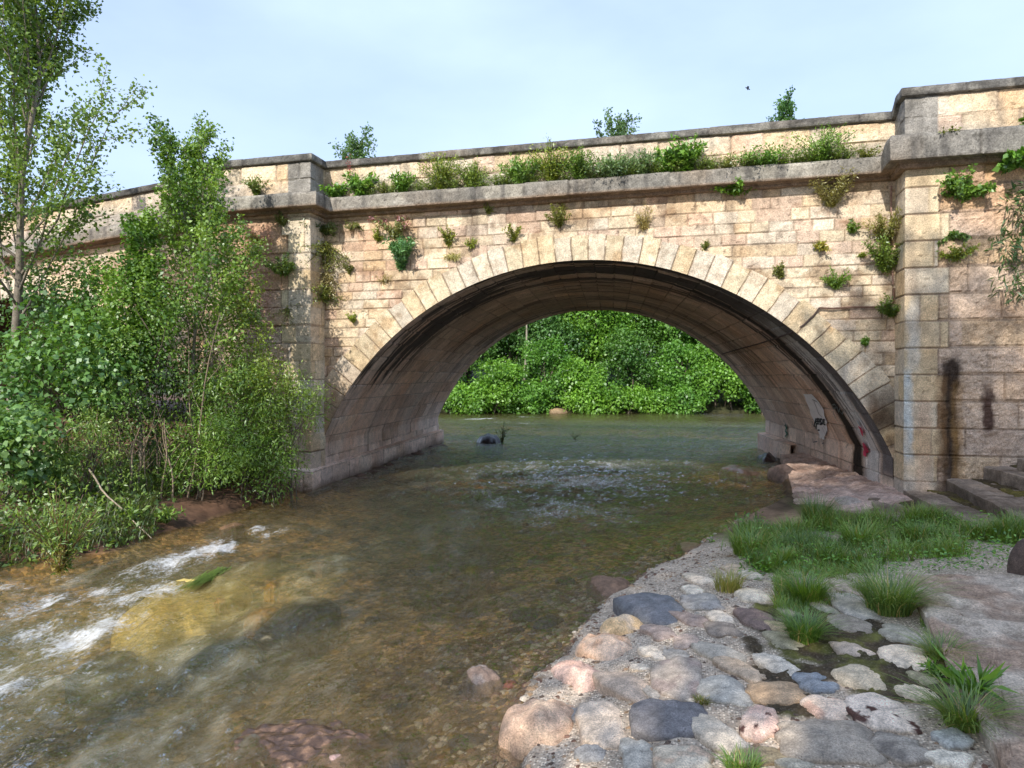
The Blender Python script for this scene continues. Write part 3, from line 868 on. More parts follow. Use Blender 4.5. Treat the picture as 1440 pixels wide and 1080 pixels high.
c_bed = lerp(c_bed, np.array([.07, .065, .03]), sm(24, 28, Y)); sand = np.exp(-((X - 3.0) / .75) ** 2 - ((Y + 1.9) / 1.0) ** 2); col = lerp(col, np.array([.36, .24, .155]), np.clip(sand * 1.3, 0, 1)); c_bed = lerp(c_bed, np.array([.40, .27, .16]), np.clip(sand * 1.2, 0, 1))
lb = (X < xl_(Y) + .2) & (Y < 30); col = np.where(lb[..., None], lerp(np.array([.17, .095, .06]), np.array([.09, .055, .035]), sm(-.2, .4, n1)), col)
fb = Y > yfar(X) - 1; col = np.where(fb[..., None], np.array([.05, .055, .025]) * (1 + .3 * n1)[..., None], col)
col = lerp(col, c_bed, bed)
wetl = sm(.14, .02, Z) * (1 - bed); col = col * (1 - .45 * wetl)[..., None]
ground = grid('ground', np.stack([X, Y, Z], -1), M['ground'], None, col, None, True, {'Mort': mort * (1 - moss * .92), 'Bed': bed})
tag(ground, kind='structure')

# ------------------------------------------------------------------ water
wx = axis((-60, -16, 1.5), (-16, -9, .16), (-9, 3.2, .045), (3.2, 8, .12), (8, 60, 2))
wy = axis((-40, -13, .8), (-13, -4, .04), (-4, 4, .06), (4, 14, .1), (14, 48, .22))
X, Y = np.meshgrid(wx, wy, indexing='ij')
flow = .22
Xs = X + flow * Y
bedz = H(X, Y, False); depth = np.clip(-bedz, 0, 2)
calm = np.clip(np.exp(-((X - 2.2) / 1.3) ** 2 - ((Y + 2.8) / 2.6) ** 2) + np.exp(-((X + 3.2) / 1.8) ** 2 - ((Y + 2.2) / 2.0) ** 2) * .2 + sm(22, 27, Y) * .75, 0, 1)
calm = np.clip(calm + sm(.12, .02, depth) * .4, 0, .93)
chop = 1 - calm * .85
under = np.exp(-((X + 1.0) / 3.4) ** 2 - ((Y - 2.5) / 5.5) ** 2)
fastl = np.exp(-((X + 3.6) / 2.6) ** 2 - ((Y + 9.2) / 3.4) ** 2)
hh = 1.45 * ((.020 + .030 * fastl + .014 * under) * fbm(Xs * 1.5, Y * .6, None, 4, 950) + (.010 + .016 * fastl) * fbm(Xs * 3.6, Y * 1.7, None, 4, 960) + (.008 + .010 * under) * fbm(Xs * 7, Y * 5.0, None, 3, 970))
rg = 1 - 2 * np.abs(fbm(Xs * 1.9 + .3 * fbm(X * 2, Y * 2, None, 2, 6), Y * .75, None, 3, 1001)); rg2 = 1 - 2 * np.abs(fbm(Xs * 4.6, Y * 1.9, None, 3, 1003)); rg3 = 1 - 2 * np.abs(fbm(Xs * 3.2 + Y * .6, Y * 3.4, None, 3, 1007))
hh = hh + (.016 + .022 * fastl) * rg * np.abs(rg) + (.008 + .010 * fastl) * rg2 * np.abs(rg2) + .034 * under * rg3
hh = 1.5 * hh * chop
foam_glint = np.zeros_like(X)


def seg(a, b, w, k, n=1.0):
    global foam_glint
    a = np.array(a)[:2]; b = np.array(b)[:2]; d = b - a; L_ = np.linalg.norm(d); d = d / L_
    t = np.clip(((X - a[0]) * d[0] + (Y - a[1]) * d[1]) / L_, 0, 1)
    q = np.hypot(X - a[0] - t * L_ * d[0], Y - a[1] - t * L_ * d[1])
    foam_glint = np.maximum(foam_glint, k * np.exp(-(q / w) ** 2))


for (p0, p1, w, k) in (((372, 748), (300, 772), .30, 1.1), ((310, 768), (190, 806), .42, .8), ((95, 816), (0, 836), .3, .95), ((130, 835), (20, 868), .34, .7), ((230, 830), (140, 862), .34, .6),
                       ((110, 905), (30, 962), .32, 1.0), ((70, 950), (0, 985), .26, .9), ((150, 890), (60, 900), .3, .62), ((660, 590), (700, 588), .5, .85), ((700, 594), (755, 596), .45, .6), ((640, 600), (680, 602), .4, .6), ((720, 586), (760, 587), .4, .6),
                       ((330, 885), (300, 905), .07, .35), ((250, 1075), (330, 1068), .10, .55), ((5, 1000), (40, 990), .1, .4), ((1090, 630), (1020, 640), .5, .42), ((960, 640), (880, 660), .8, .36), ((700, 700), (820, 740), 1.0, .22), ((430, 845), (500, 832), .12, .25)):
    seg(at(*p0), at(*p1), w, k)
foam_glint = foam_glint * np.clip(.62 + 1.5 * fbm(Xs * 3.6, Y * 1.6, None, 5, 984, .6), 0, 1.3)
foam_glint = np.clip(foam_glint + .16 * fastl + .72 * np.exp(-((X + .8) / 2.9) ** 2 - ((Y - 1.8) / 5.2) ** 2) * sm(-.3, .4, .6 * fbm(X * .7, Y * .6, None, 3, 980) + .6 * fbm(X * 2.6, Y * 2.2, None, 4, 986)), 0, 1)  # adds painted white sky glints under the arch and on fast water
hh = hh + .035 * foam_glint * fbm(Xs * 6, Y * 3, None, 4, 990)
# water heaps over the rock just below the surface and breaks over the gravel spit
for (px, py, a, s) in ((405, 868, .075, .32), (300, 930, .05, .5), (640, 935, .02, .25), (345, 748, .06, .35), (560, 900, .025, .4), (480, 985, .03, .3)):
    p = at(px, py); hh = hh + a * np.exp(-((X - p[0]) / (s * .8)) ** 2 - ((Y - p[1]) / s) ** 2)
murk = .03 + .62 * (1 - np.exp(-depth / .62))
for (px, py, r_) in ((250, 862, 1.0), (381, 824, .22), (366, 868, .25), (452, 796, .2), (662, 802, .22), (372, 786, .25), (420, 880, .4), (150, 940, .3)):
    p = at(px, py); murk = murk * (1 - .93 * np.exp(-((X - p[0]) ** 2 + (Y - p[1]) ** 2) / r_ ** 2))
murk = np.clip(murk + .12 * sm(-.2, .4, fbm(X * .35, Y * .3, None, 3, 995)), 0, .86)
mcol = lerp(np.array([.20, .135, .05]), np.array([.14, .145, .075]), sm(.2, .55, depth))
mcol = lerp(mcol, np.array([.20, .17, .07]), sm(20, 27, Y))
sheen_foam = sm(-.02, .42, .55 * fbm(Xs * 1.8, Y * .5, None, 3, 1021) + .75 * fbm(Xs * 6.5, Y * 1.9, None, 5, 1025, .65)) * np.clip(fastl * 1.15 + .55 * under + .18, 0, 1) * chop  # pale streaks of sky reflection put into the colour; foam joins below
sheen_foam = np.clip(sheen_foam + .5 * foam_glint, 0, 1); mcol = lerp(mcol, np.array([.40, .40, .34]), sheen_foam * .55); murk = np.clip(murk + sheen_foam * .30, 0, .9)
sun_gold = np.exp(-((X - at(265, 860)[0]) / .9) ** 2 - ((Y - at(265, 860)[1]) / 1.3) ** 2); mcol = lerp(mcol, np.array([.62, .46, .13]), sun_gold * .9)  # sunlit gold of the shallows painted into the water colour
water = grid('river', np.stack([X, Y, hh], -1), M['water'], None, mcol, None, True, {'Chop': chop * np.where(Y > 10, .8, 1), 'FoamGlint': foam_glint, 'Murk': murk})
tag(water, kind='structure')

# ------------------------------------------------------------------ stones
def stone(name, label, cat, group, px, py, w, h, z, colr, col2=None, thick=.5, mat='cobble', seed=0, boxy=.5, rot=0.0, ground_px=True, sink=.35, spots=None, top=.75, loc=None, sx=None, sy=None):
    """one water-worn stone: an uneven outline, a domed and slightly flattened top, buried to its sink line"""
    p = at(px, py, z) if loc is None else np.asarray(loc, float)
    d = (p - CAM) @ FWD
    hcam = CAM[2] - z
    a = w * d / FPX / 2 if sx is None else sx
    b = min(h * d * d / (FPX * hcam) / 2, 2.2 * a) if sy is None else sy
    th = np.linspace(0, 2 * math.pi, 57)[:-1]; ph = np.concatenate([np.linspace(0, 1, 19)[1:], [1.0]])
    TH, PH = np.meshgrid(th, ph, indexing='ij')
    g = 1 + .24 * fbm(np.cos(TH) * 1.3 + seed * 3.1, np.sin(TH) * 1.3, None, 2, 40 + seed) * 1.6 + .10 * fbm(np.cos(TH) * 3.4, np.sin(TH) * 4 + seed, None, 2, 90 + seed)
    e = 2 + 1.6 * boxy
    sq = (np.abs(np.cos(TH)) ** e + np.abs(np.sin(TH)) ** e) ** (-1 / e)
    rad = g * sq * 1.0
    hgt = thick * min(a, b) * (.55 if name == 'bank_stone' and thick < .8 else 1.0)
    rr = np.sin(PH * math.pi / 2)
    zz = hgt * (np.cos(PH * math.pi / 2) ** (2 * top * .62))
    low = PH >= 1
    x = rr * rad * np.cos(TH) * a; y = rr * rad * np.sin(TH) * b
    n = fbm(x / a * 2.2 + seed, y / b * 2.2, zz / hgt, 4, 60 + seed)
    zz = zz * (1 + .30 * n * (rr < .98)) - hgt * sink
    zz = np.where(np.arange(len(ph))[None, :] == len(ph) - 1, -hgt * sink - .12, zz)
    cr_, sr = math.cos(rot), math.sin(rot)
    # local x runs along the picture's horizontal
    lx = x * cr_ - y * sr; ly = x * sr + y * cr_
    V = np.stack([lx * RGT[0] + ly * FWD[0], lx * RGT[1] + ly * FWD[1], zz], -1)
    c = np.asarray(colr)[None, None] * (1 + .22 * n + .10 * fbm(x * 30, y * 30, zz * 30, 3, 70 + seed))[..., None]
    if col2 is not None:
        c = lerp(c, np.asarray(col2), sm(.0, .3, fbm(x / a * 1.6 + 5 + seed, y / b * 1.6, None, 3, 80 + seed)) * .85)
    if spots is not None:
        c = lerp(c, np.asarray(spots), sm(.28, .36, fbm(x / a * 2.6, y / b * 2.6 + seed, None, 3, 85 + seed)))
    if name == 'bank_stone': c = c * np.array([1.48, 1.34, 1.16])
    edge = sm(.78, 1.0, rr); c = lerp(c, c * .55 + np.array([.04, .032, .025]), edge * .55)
    nT, nP = TH.shape
    Vf = np.concatenate([[[0, 0, float(hgt * (1 + .3 * 0) - hgt * sink)]], V.reshape(-1, 3)])
    cf = np.concatenate([[c[:, 0].mean(0)], c.reshape(-1, 3)])
    i = np.arange(nT)[:, None]; j = np.arange(nP - 1)[None]
    A = 1 + i * nP + j; B = 1 + ((i + 1) % nT) * nP + j
    Q = np.stack([A, A + 1, B + 1, B], -1).reshape(-1, 4)
    i = np.arange(nT); T = np.stack([0 * i, 1 + i * nP, 1 + ((i + 1) % nT) * nP], -1)
    Vf[0, 2] = V[:, 0, 2].mean()
    ob = mk(name, Vf, [Q, T], M[mat], None, cf, True)
    ob.location = [float(q) for q in p]
    return tag(ob, label, cat, group)


SG = 'stones set into the cobbled bank'
grey, cream, white, pinkc, slate, mauve, tan, pale = (.27, .255, .24), (.46, .38, .29), (.58, .53, .47), (.44, .32, .27), (.13, .145, .175), (.26, .215, .205), (.34, .27, .2), (.38, .36, .33)
#   label, px, py, w, h, colour, second colour, thickness, boxiness, rotation
ST = [
    ('smooth blue grey slab at the water edge with a pale pink end', 922, 857, 76, 38, slate, (.16, .17, .20), .55, .6, .15),
    ('ridged cream edge rock with orange streaks above the shallow water', 876, 893, 52, 34, (.50, .38, .24), (.58, .48, .38), 1.0, .3, .5),
    ('pinkish white rough edge rock next to the ridged cream rock', 854, 924, 70, 48, (.56, .44, .36), (.42, .28, .2), .9, .4, .6),
    ('dusty pink granular boulder at the water edge', 820, 965, 70, 62, (.42, .30, .27), (.50, .38, .35), .9, .3, .5),
    ('big cream pink boulder at the corner of the bank, wet round its foot', 762, 1032, 88, 84, (.46, .34, .27), (.52, .42, .34), 1.0, .5, -.2),
    ('squarish whitish stone with a small rust mark beside the big corner boulder', 849, 1019, 58, 56, (.54, .47, .41), None, .55, 1.2, 0),
    ('tapering beige stone standing between the pink boulder and the slate', 884, 968, 50, 46, (.42, .35, .30), None, .5, .6, .5),
    ('small knobbly white stone alone in the grey mortar', 920, 920, 31, 25, white, None, .45, .2, .4),
    ('flat white sliver below the small knobbly white stone', 902, 940, 22, 9, white, None, .3, .3, 0),
    ('wide grey stone with a dark purple blotch in the middle of the mortar', 957, 953, 64, 52, (.33, .30, .28), (.25, .21, .21), .35, .5, -.2),
    ('pale blue grey stone with smooth flat top beside the purple blotched one', 1016, 973, 54, 38, (.36, .365, .36), None, .35, .7, 0),
    ('dark slate blue flat stone with a notch in its edge', 944, 1008, 84, 50, (.15, .155, .18), (.12, .125, .15), .45, .7, -.12),
    ('pale beige faceted stone between the dark slate and the pitted pink one', 1010, 1035, 53, 52, (.44, .41, .37), None, .5, .7, .3),
    ('small grey wedge of slate beside the corner boulder', 833, 1062, 40, 25, (.24, .25, .27), None, .45, .2, -.1),
    ('pale grey stone with a cut upper corner at the lower edge of the picture', 897, 1064, 40, 44, (.36, .36, .35), None, .5, 1.0, 0),
    ('pale cream block with a rust chip at the lower edge of the picture', 961, 1068, 68, 32, (.46, .43, .38), (.42, .33, .27), .5, 1.0, 0),
    ('grey leaning oval stone touching the moss', 1010, 918, 42, 34, (.36, .345, .32), None, .5, .4, .6),
    ('tan rough stone bordered by dark moss on one side', 1043, 942, 41, 40, (.40, .33, .265), None, .45, .6, .4),
    ('bright little white stone above the brown grey oval', 1013, 868, 32, 17, white, None, .5, .4, 0),
    ('mauve grey stone with flat top near the blue edge slab', 973, 872, 33, 22, mauve, None, .35, .7, .2),
    ('brown grey oval stone next to the purple brown one', 1016, 885, 39, 20, (.25, .22, .20), None, .45, .5, 0),
    ('dark purple brown coarse stone sunk in the moss', 1064, 869, 38, 30, (.17, .13, .125), None, .6, .5, 0),
    ('flat grey speckled stone at the upper end of the mortar', 989, 847, 48, 19, (.28, .28, .29), (.36, .35, .34), .3, .6, 0),
    ('faint mauve stone almost level with the mortar behind the pinkish rock', 931, 890, 36, 18, (.32, .265, .25), None, .25, .6, .2),
    ('small grey triangular stone above the dark slate', 918, 975, 18, 17, (.35, .33, .31), None, .4, .2, .3),
    ('faint grey patch of stone above the purple blotched one', 952, 922, 30, 16, (.34, .325, .31), None, .25, .8, 0),
    ('faint pinkish stone in the mortar under the mauve grey one', 965, 902, 33, 18, (.40, .33, .30), None, .25, .5, 0),
    ('narrow blue grey stone squeezed in beside the squarish whitish one', 815, 1009, 22, 26, (.28, .285, .30), None, .4, .5, .3),
    ('pitted pink white stone with a dark hole, like a bone', 1068, 1019, 48, 54, (.60, .48, .43), (.55, .40, .36), .55, .2, -.4),
    ('tiny pale pebble stuck to the edge of the purple blotched stone', 970, 984, 16, 11, (.42, .38, .33), None, .5, .5, 0),
    ('blue slate oval stone with a smooth face in the moss', 1147, 961, 48, 26, (.19, .225, .28), (.22, .25, .30), .4, .6, -.1),
    ('rounded whitish stone above the blue slate oval', 1096, 936, 40, 31, (.48, .46, .43), None, .5, .6, .2),
    ('flat tan stone partly covered by moss and grit', 1091, 975, 68, 26, (.36, .27, .19), None, .35, .6, -.1),
    ('pinkish white lumpy stone below the blue slate oval', 1165, 996, 64, 31, (.58, .49, .43), (.48, .33, .28), .45, .3, .1),
    ('largest grey oval stone of the bank with dark specks', 1168, 1045, 124, 58, (.295, .27, .245), (.25, .235, .22), .40, .7, -.12),
    ('grey round stone with a dark stained middle', 1273, 1054, 64, 37, (.27, .255, .24), (.16, .15, .145), .45, .6, 0),
    ('broad white stone with dark red brown moss across it', 1245, 1005, 78, 44, (.60, .54, .50), None, .4, .3, .1),
    ('cream stone with a pointed end in the green brown moss', 1210, 953, 62, 28, (.46, .41, .33), None, .45, .3, .05),
    ('bright white angular stone beside the grass strip', 1279, 926, 56, 29, (.62, .56, .49), None, .5, .3, -.2),
    ('small pale domed stone in the middle of the moss', 1200, 914, 38, 19, (.44, .38, .34), None, .5, .5, .1),
    ('flat grey diamond stone under the large white grey one', 1201, 879, 48, 23, (.28, .255, .23), None, .35, .2, 0),
    ('large white grey stone touching the big grass tuft', 1204, 853, 42, 31, (.48, .47, .46), None, .45, .8, 0),
    ('flat mauve stone behind the large white grey one', 1175, 841, 37, 13, (.35, .30, .31), None, .35, .8, 0),
    ('white stone with a brown flank at the upper edge of the moss', 1060, 839, 42, 18, (.60, .56, .49), None, .6, .4, .1),
    ('greenish grey stone half covered by the middle grass tuft', 1109, 860, 27, 13, (.30, .28, .21), None, .4, .6, 0),
    ('tan slanting stone in front of the middle grass tuft', 1096, 883, 34, 17, (.36, .30, .21), None, .4, .4, .3),
    ('grey green cracked stone under the middle grass tuft', 1104, 901, 41, 22, (.33, .32, .25), None, .4, .6, 0),
    ('small grey green stone left of the flat mauve one', 1159, 855, 23, 17, (.34, .34, .29), None, .5, .5, 0),
    ('grey stone under the long blades of the big grass tuft', 1265, 892, 44, 22, (.33, .32, .28), None, .4, .7, 0),
    ('grey flat stone wedged against the worn slab', 1298, 903, 30, 12, (.36, .36, .32), None, .35, .5, 0),
    ('cream white stone with ragged edge in front of the slab', 1291, 976, 40, 21, (.56, .50, .42), None, .45, .3, -.1),
    ('pale blue grey cracked stone beside the leafy weed', 1345, 1040, 46, 24, (.40, .43, .45), None, .4, .4, .15),
    ('white wedge stone at the lower edge of the picture beside the slab', 1340, 1070, 52, 28, (.60, .58, .53), None, .5, .2, .2),
    ('olive brown long stone at the lower edge of the picture with weeds', 1071, 1064, 72, 24, (.26, .22, .15), None, .45, .5, 0),
    ('grey rounded stone cut by the lower edge of the picture', 1120, 1077, 46, 15, (.34, .33, .29), None, .5, .5, 0),
    ('small pinkish stone at the foot of the big grass tuft', 1190, 828, 24, 18, (.44, .37, .34), None, .6, .4, 0),
    ('greenish stone beside the grass strip above the cream white one', 1302, 955, 29, 17, (.30, .28, .2), None, .5, .5, 0),
    ('flat beige stone behind the thin grass tuft', 1033, 801, 32, 12, (.44, .37, .29), None, .35, .7, 0),
    ('low white stone in front of the thin grass tuft', 986, 816, 28, 11, (.56, .51, .45), None, .4, .6, 0),
    ('chalky white stone nearest to the blue edge slab', 974, 830, 26, 13, (.60, .56, .50), None, .5, .5, 0),
    ('white lump between the blades of the thin grass tuft', 1011, 825, 16, 10, white, None, .6, .4, 0),
    ('pale stone at the foot of the leafy green clump', 1056, 809, 28, 11, (.50, .47, .42), None, .4, .7, 0),
    ('small chalky stone at the far end of the mortar', 972, 811, 19, 8, (.52, .47, .40), None, .4, .5, 0),
    ('small grey stone in the grass behind the middle tuft', 1115, 804, 18, 8, (.40, .39, .37), None, .5, .5, 0),
    ('pale stone lying in the grass below the first step', 1239, 786, 24, 12, (.46, .45, .42), None, .5, .5, 0),
    ('flat orange tan stone at the edge of the grass by the water', 1105, 757, 24, 10, (.44, .30, .19), None, .4, .7, 0),
    ('dark pinkish stone beside the tall dark grass tuft', 1112, 744, 22, 14, (.28, .22, .2), None, .7, .4, 0),
    ('dark blue grey stone shaded by the grass on the bank', 1101, 769, 20, 14, (.12, .13, .14), None, .6, .6, 0),
]
for k, (lab, px, py, w, h, c1, c2, tk, bx_, rot) in enumerate(ST):
    z = .30
    for _ in range(4):
        q = at(px, py, z); z = max(.03, float(H(q[0], q[1], False)))
    edge_ = k in (1, 2, 3, 4)
    z0 = max(.02, z - .06) if edge_ else z + .014
    stone('bank_stone', lab, 'stone', SG, px, py, w * 1.14, h * (1.12 if not edge_ else .8), z0, c1, c2, tk, 'cobble', k, bx_, rot, sink=.25 if edge_ else .30,
          spots=(.07, .03, .025) if k in (28, 36) else None, top=.55)

RG = 'stones lying in the river'
for k, a in enumerate([
    ('brown rounded stone rising out of the shallows near the blue edge slab', 862, 834, 58, 30, -.03, (.24, .15, .10), None, .8, 'cobble'),
    ('speckled brown pink stone rising from the shallow gravel', 677, 960, 54, 30, -.03, (.30, .21, .16), (.4, .32, .27), .9, 'cobble'),
    ('small red stone beside the speckled brown pink one', 718, 964, 18, 11, -.02, (.33, .10, .08), None, .7, 'wet'),
    ('black wet rock with a sprig of leaves in the stream beyond the arch', 687, 626, 34, 17, -.1, (.022, .018, .018), None, 1.2, 'wet'),
    ('flat dark slab of rock in the water under the arch', 1042, 666, 46, 13, -.05, (.085, .06, .05), (.16, .11, .09), .6, 'wet'),
    ('dark round rock against the far end of the vault wall', 1078, 648, 24, 30, -.05, (.06, .04, .035), None, 1.2, 'wet'),
    ('yellow orange stone under the water with a bright top', 381, 824, 20, 18, -.12, (.60, .30, .06), None, .9, 'wet'),
    ('orange brown sunken stone touching the dark submerged boulder', 366, 868, 34, 22, -.12, (.50, .24, .06), None, .8, 'wet'),
    ('small orange sunken stone upstream of the yellow orange one', 452, 796, 12, 10, -.12, (.55, .27, .08), None, .8, 'wet'),
    ('tiny orange sunken stone by the trailing green weed', 308, 846, 14, 8, -.12, (.5, .25, .08), None, .8, 'wet'),
    ('tan flat sunken stone in front of the white rapid', 372, 786, 26, 12, -.14, (.40, .25, .10), None, .6, 'wet'),
    ('dark boulder just under the surface with the current sliding over it', 420, 872, 92, 46, -.16, (.06, .05, .05), None, .8, 'wet'),
    ('big sunlit yellow boulder under the water below the green weed', 250, 862, 135, 105, -.25, (.92, .68, .22), (.80, .56, .16), .7, 'wet'),
    ('pale yellow sunken stone in the middle of the brown shallows', 662, 802, 16, 14, -.12, (.46, .33, .07), None, .8, 'wet'),
    ('flat pink stone cut by the lower edge of the picture in the wet gravel', 472, 1072, 62, 34, -.035, (.36, .24, .21), None, .6, 'wet'),
    ('brown stone barely showing above the left bank rapid', 325, 744, 26, 8, -.02, (.20, .12, .07), None, .8, 'wet'),
    ('dark sunken boulder in the green sunlit water', 150, 940, 70, 36, -.2, (.07, .08, .04), None, .7, 'wet'),
    ('long dark sunken rock below the big yellow boulder', 300, 925, 130, 60, -.24, (.05, .055, .045), None, .6, 'wet'),
    ('brown gravel coloured stone at the sand edge by the bank grass', 980, 775, 44, 18, -.02, (.26, .17, .10), None, .5, 'wet'),
    ('small dark stone against the sand by the bank grass', 1022, 790, 22, 10, .03, (.16, .11, .08), None, .6, 'cobble'),
]):
    lab, px, py, w, h, z, c1, c2, tk, mt = a
    stone('river_stone', lab.replace('left bank', 'bushy bank'), 'stone', RG, px, py, w, h, z, c1, c2, tk, mt, 200 + k, .5, .2 * math.sin(k * 2.3), sink=.45 if z < -.1 else .3, top=.6)

for k in range(26):
    y = rng.uniform(-9.6, -3.0); x = float(xr(y)) - rng.uniform(.25, 2.6); zb = gz_(x, y)
    stone('river_stone', 'dark brown stone lying sunken in the brown shallows beside the cobbled bank', 'stone', 'dark stones sunken beside the cobbled bank', 0, 0, 0, 0, 0, [(.09, .065, .045), (.14, .095, .06), (.06, .05, .042), (.20, .13, .07)][k % 4], None, .8, 'wet', 430 + k, .5, k * .9, loc=(x, y, zb), sx=.07 + .13 * rng.random(), sy=.06 + .09 * rng.random(), sink=.25)
# loose pebbles of the shallows and the wet edge: nobody could count them
n = 8400
py_ = -13 + 11 * rng.random(n); px_ = xr(py_) - np.abs(rng.normal(0, .75, n)) + .10
s_ = .010 + .030 * rng.random(n) ** 3 + .008 * rng.random(n)
nbk = 3200; py_[:nbk] = rng.uniform(-10.6, -4.6, nbk); px_[:nbk] = xr(py_[:nbk]) + rng.random(nbk) ** 1.3 * 2.6
s_[:nbk] = .007 + .014 * rng.random(nbk) ** 2
big = rng.random(n) < .03; s_ = np.where(big, s_ * 1.9, s_)
base = np.array([[1, 0, 0], [.5, .87, 0], [-.5, .87, 0], [-1, 0, 0], [-.5, -.87, 0], [.5, -.87, 0], [.6, .2, .75], [-.3, .55, .75], [-.3, -.5, .75]], float)
base = np.concatenate([base[:6] * [1, 1, 1], base[6:] * [.85, .85, .8]])
ft = np.array([[0, 1, 6], [1, 7, 6], [1, 2, 7], [2, 3, 7], [3, 8, 7], [3, 4, 8], [4, 5, 8], [5, 6, 8], [5, 0, 6], [6, 7, 8]])
an = rng.random(n) * 6.28
dxy = base[None, :, :2] * (1 + .25 * rng.normal(0, 1, (n, 9, 1)).clip(-1.5, 1.5)) * s_[:, None, None] * np.stack([1 + .5 * rng.random(n), np.ones(n)], -1)[:, None]
VX = px_[:, None] + dxy[..., 0] * np.cos(an)[:, None] - dxy[..., 1] * np.sin(an)[:, None]; VY = py_[:, None] + dxy[..., 0] * np.sin(an)[:, None] + dxy[..., 1] * np.cos(an)[:, None]
VZ = H(px_, py_)[:, None] + base[None, :, 2] * s_[:, None] - .003
pc = np.array([(.30, .20, .12), (.42, .33, .24), (.16, .11, .08), (.36, .24, .15), (.5, .43, .35), (.22, .12, .08)])[rng.integers(0, 6, n)] * (.7 + .6 * rng.random(n))[:, None]
tag(mk('gravel', np.stack([VX, VY, VZ], -1), (np.arange(n)[:, None, None] * 9 + ft[None]).reshape(-1, 3), M['cobble'], None, np.repeat(pc, 9, 0), True),
    'small brown pebbles scattered along the shallow water edge', 'gravel', None, 'stuff')

# dark gravel spit breaking the surface at the lower edge
q0 = at(440, 1045); nx_ = 60
a, b = np.meshgrid(np.linspace(-1, 1, nx_), np.linspace(-1, 1, nx_), indexing='ij')
r_ = np.hypot(a, b)
zz = .034 * (1 - r_ ** 2) + .05 * fbm(a * 6, b * 6, None, 5, 5) - .022
Vs = np.stack([a * .62 - b * .12, b * .36 + a * .10, zz - .2 * sm(.8, 1.05, r_)], -1)
cs = lerp(np.array([.075, .045, .03]), np.array([.2, .12, .075]), sm(-.1, .4, fbm(a * 14, b * 14, None, 3, 8)))
spit = grid('gravel_spit', Vs, M['wet'], None, cs, r_ < 1.03, True); spit.location = q0.tolist()
tag(spit, 'dark wet gravel spit breaking the surface at the lower edge of the picture', 'gravel', None, 'stuff')


# ------------------------------------------------------------------ steps by the pier
def rough_prism(name, poly, z0, z1, mat, base, c2, seed, parent=None, res=.035, amp=.012, loc=None, grain=None, slope=None):
    """a slab with a rough top and sides over a convex plan polygon"""
    poly = np.array(poly, float)[:, :2]; ce = poly.mean(0)
    bp = []
    for p, q in zip(poly, np.roll(poly, -1, 0)):
        k = max(2, int(np.linalg.norm(q - p) / res)); t = np.arange(k) / k; bp.append(p + (q - p) * t[:, None])
    bp = np.concatenate(bp); nB = len(bp)
    rs = np.linspace(0, 1, 26)[1:]
    ring = ce + (bp - ce)[:, None] * rs[None, :, None]
    x = ring[..., 0]; y = ring[..., 1]
    gx_, gy_ = (x, y) if grain is None else (x * grain[0] + y * grain[1], -x * grain[1] + y * grain[0])
    nz = fbm(gx_ * (6 if grain is None else 1.6), gy_ * (6 if grain is None else 13), None, 5, seed)
    z = z1 + amp * 1.6 * nz + (0 if slope is None else slope(x, y))
    edge = np.broadcast_to(sm(.9, 1.0, rs), x.shape); z = z - edge * .02 * (1 + .8 * fbm(x * 7, y * 7, None, 3, seed + 2))
    sides = []
    zz = np.linspace(0, 1, 8)[1:]
    for k in zz:
        wv = .02 * fbm(bp[:, 0] * 5, bp[:, 1] * 5 , np.full(nB, k * 3), 3, seed + 4)
        sides.append(np.stack([bp[:, 0] * (1 + 0 * wv) + wv * unit(bp - ce)[:, 0], bp[:, 1] + wv * unit(bp - ce)[:, 1], z[:, -1] + (z0 - z[:, -1]) * k], -1))
    P = np.concatenate([np.stack([x, y, z], -1), np.stack(sides, 1)], 1)
    n_ = fbm(P[..., 0] * (3 if grain is None else 1), P[..., 1] * 3, P[..., 2] * 4, 4, seed + 6)
    c = lerp(base, c2, sm(-.2, .35, n_)) * (1 + .45 * np.concatenate([nz, np.repeat(nz[:, -1:], 7, 1)], 1))[..., None]
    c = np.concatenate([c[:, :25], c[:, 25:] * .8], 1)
    m_ = P.shape[1]
    V = np.concatenate([[[*ce, z[:, 0].mean()]], P.reshape(-1, 3)]); cc = np.concatenate([[c[:, 0].mean(0)], c.reshape(-1, 3)])
    i = np.arange(nB)[:, None]; j = np.arange(m_ - 1)[None]
    A = 1 + i * m_ + j; B = 1 + ((i + 1) % nB) * m_ + j
    Q = np.stack([A, A + 1, B + 1, B], -1).reshape(-1, 4); i = np.arange(nB); T = np.stack([0 * i, 1 + i * m_, 1 + ((i + 1) % nB) * m_], -1)
    return mk(name, V, [Q, T], M[mat], parent, cc, False, None, loc)


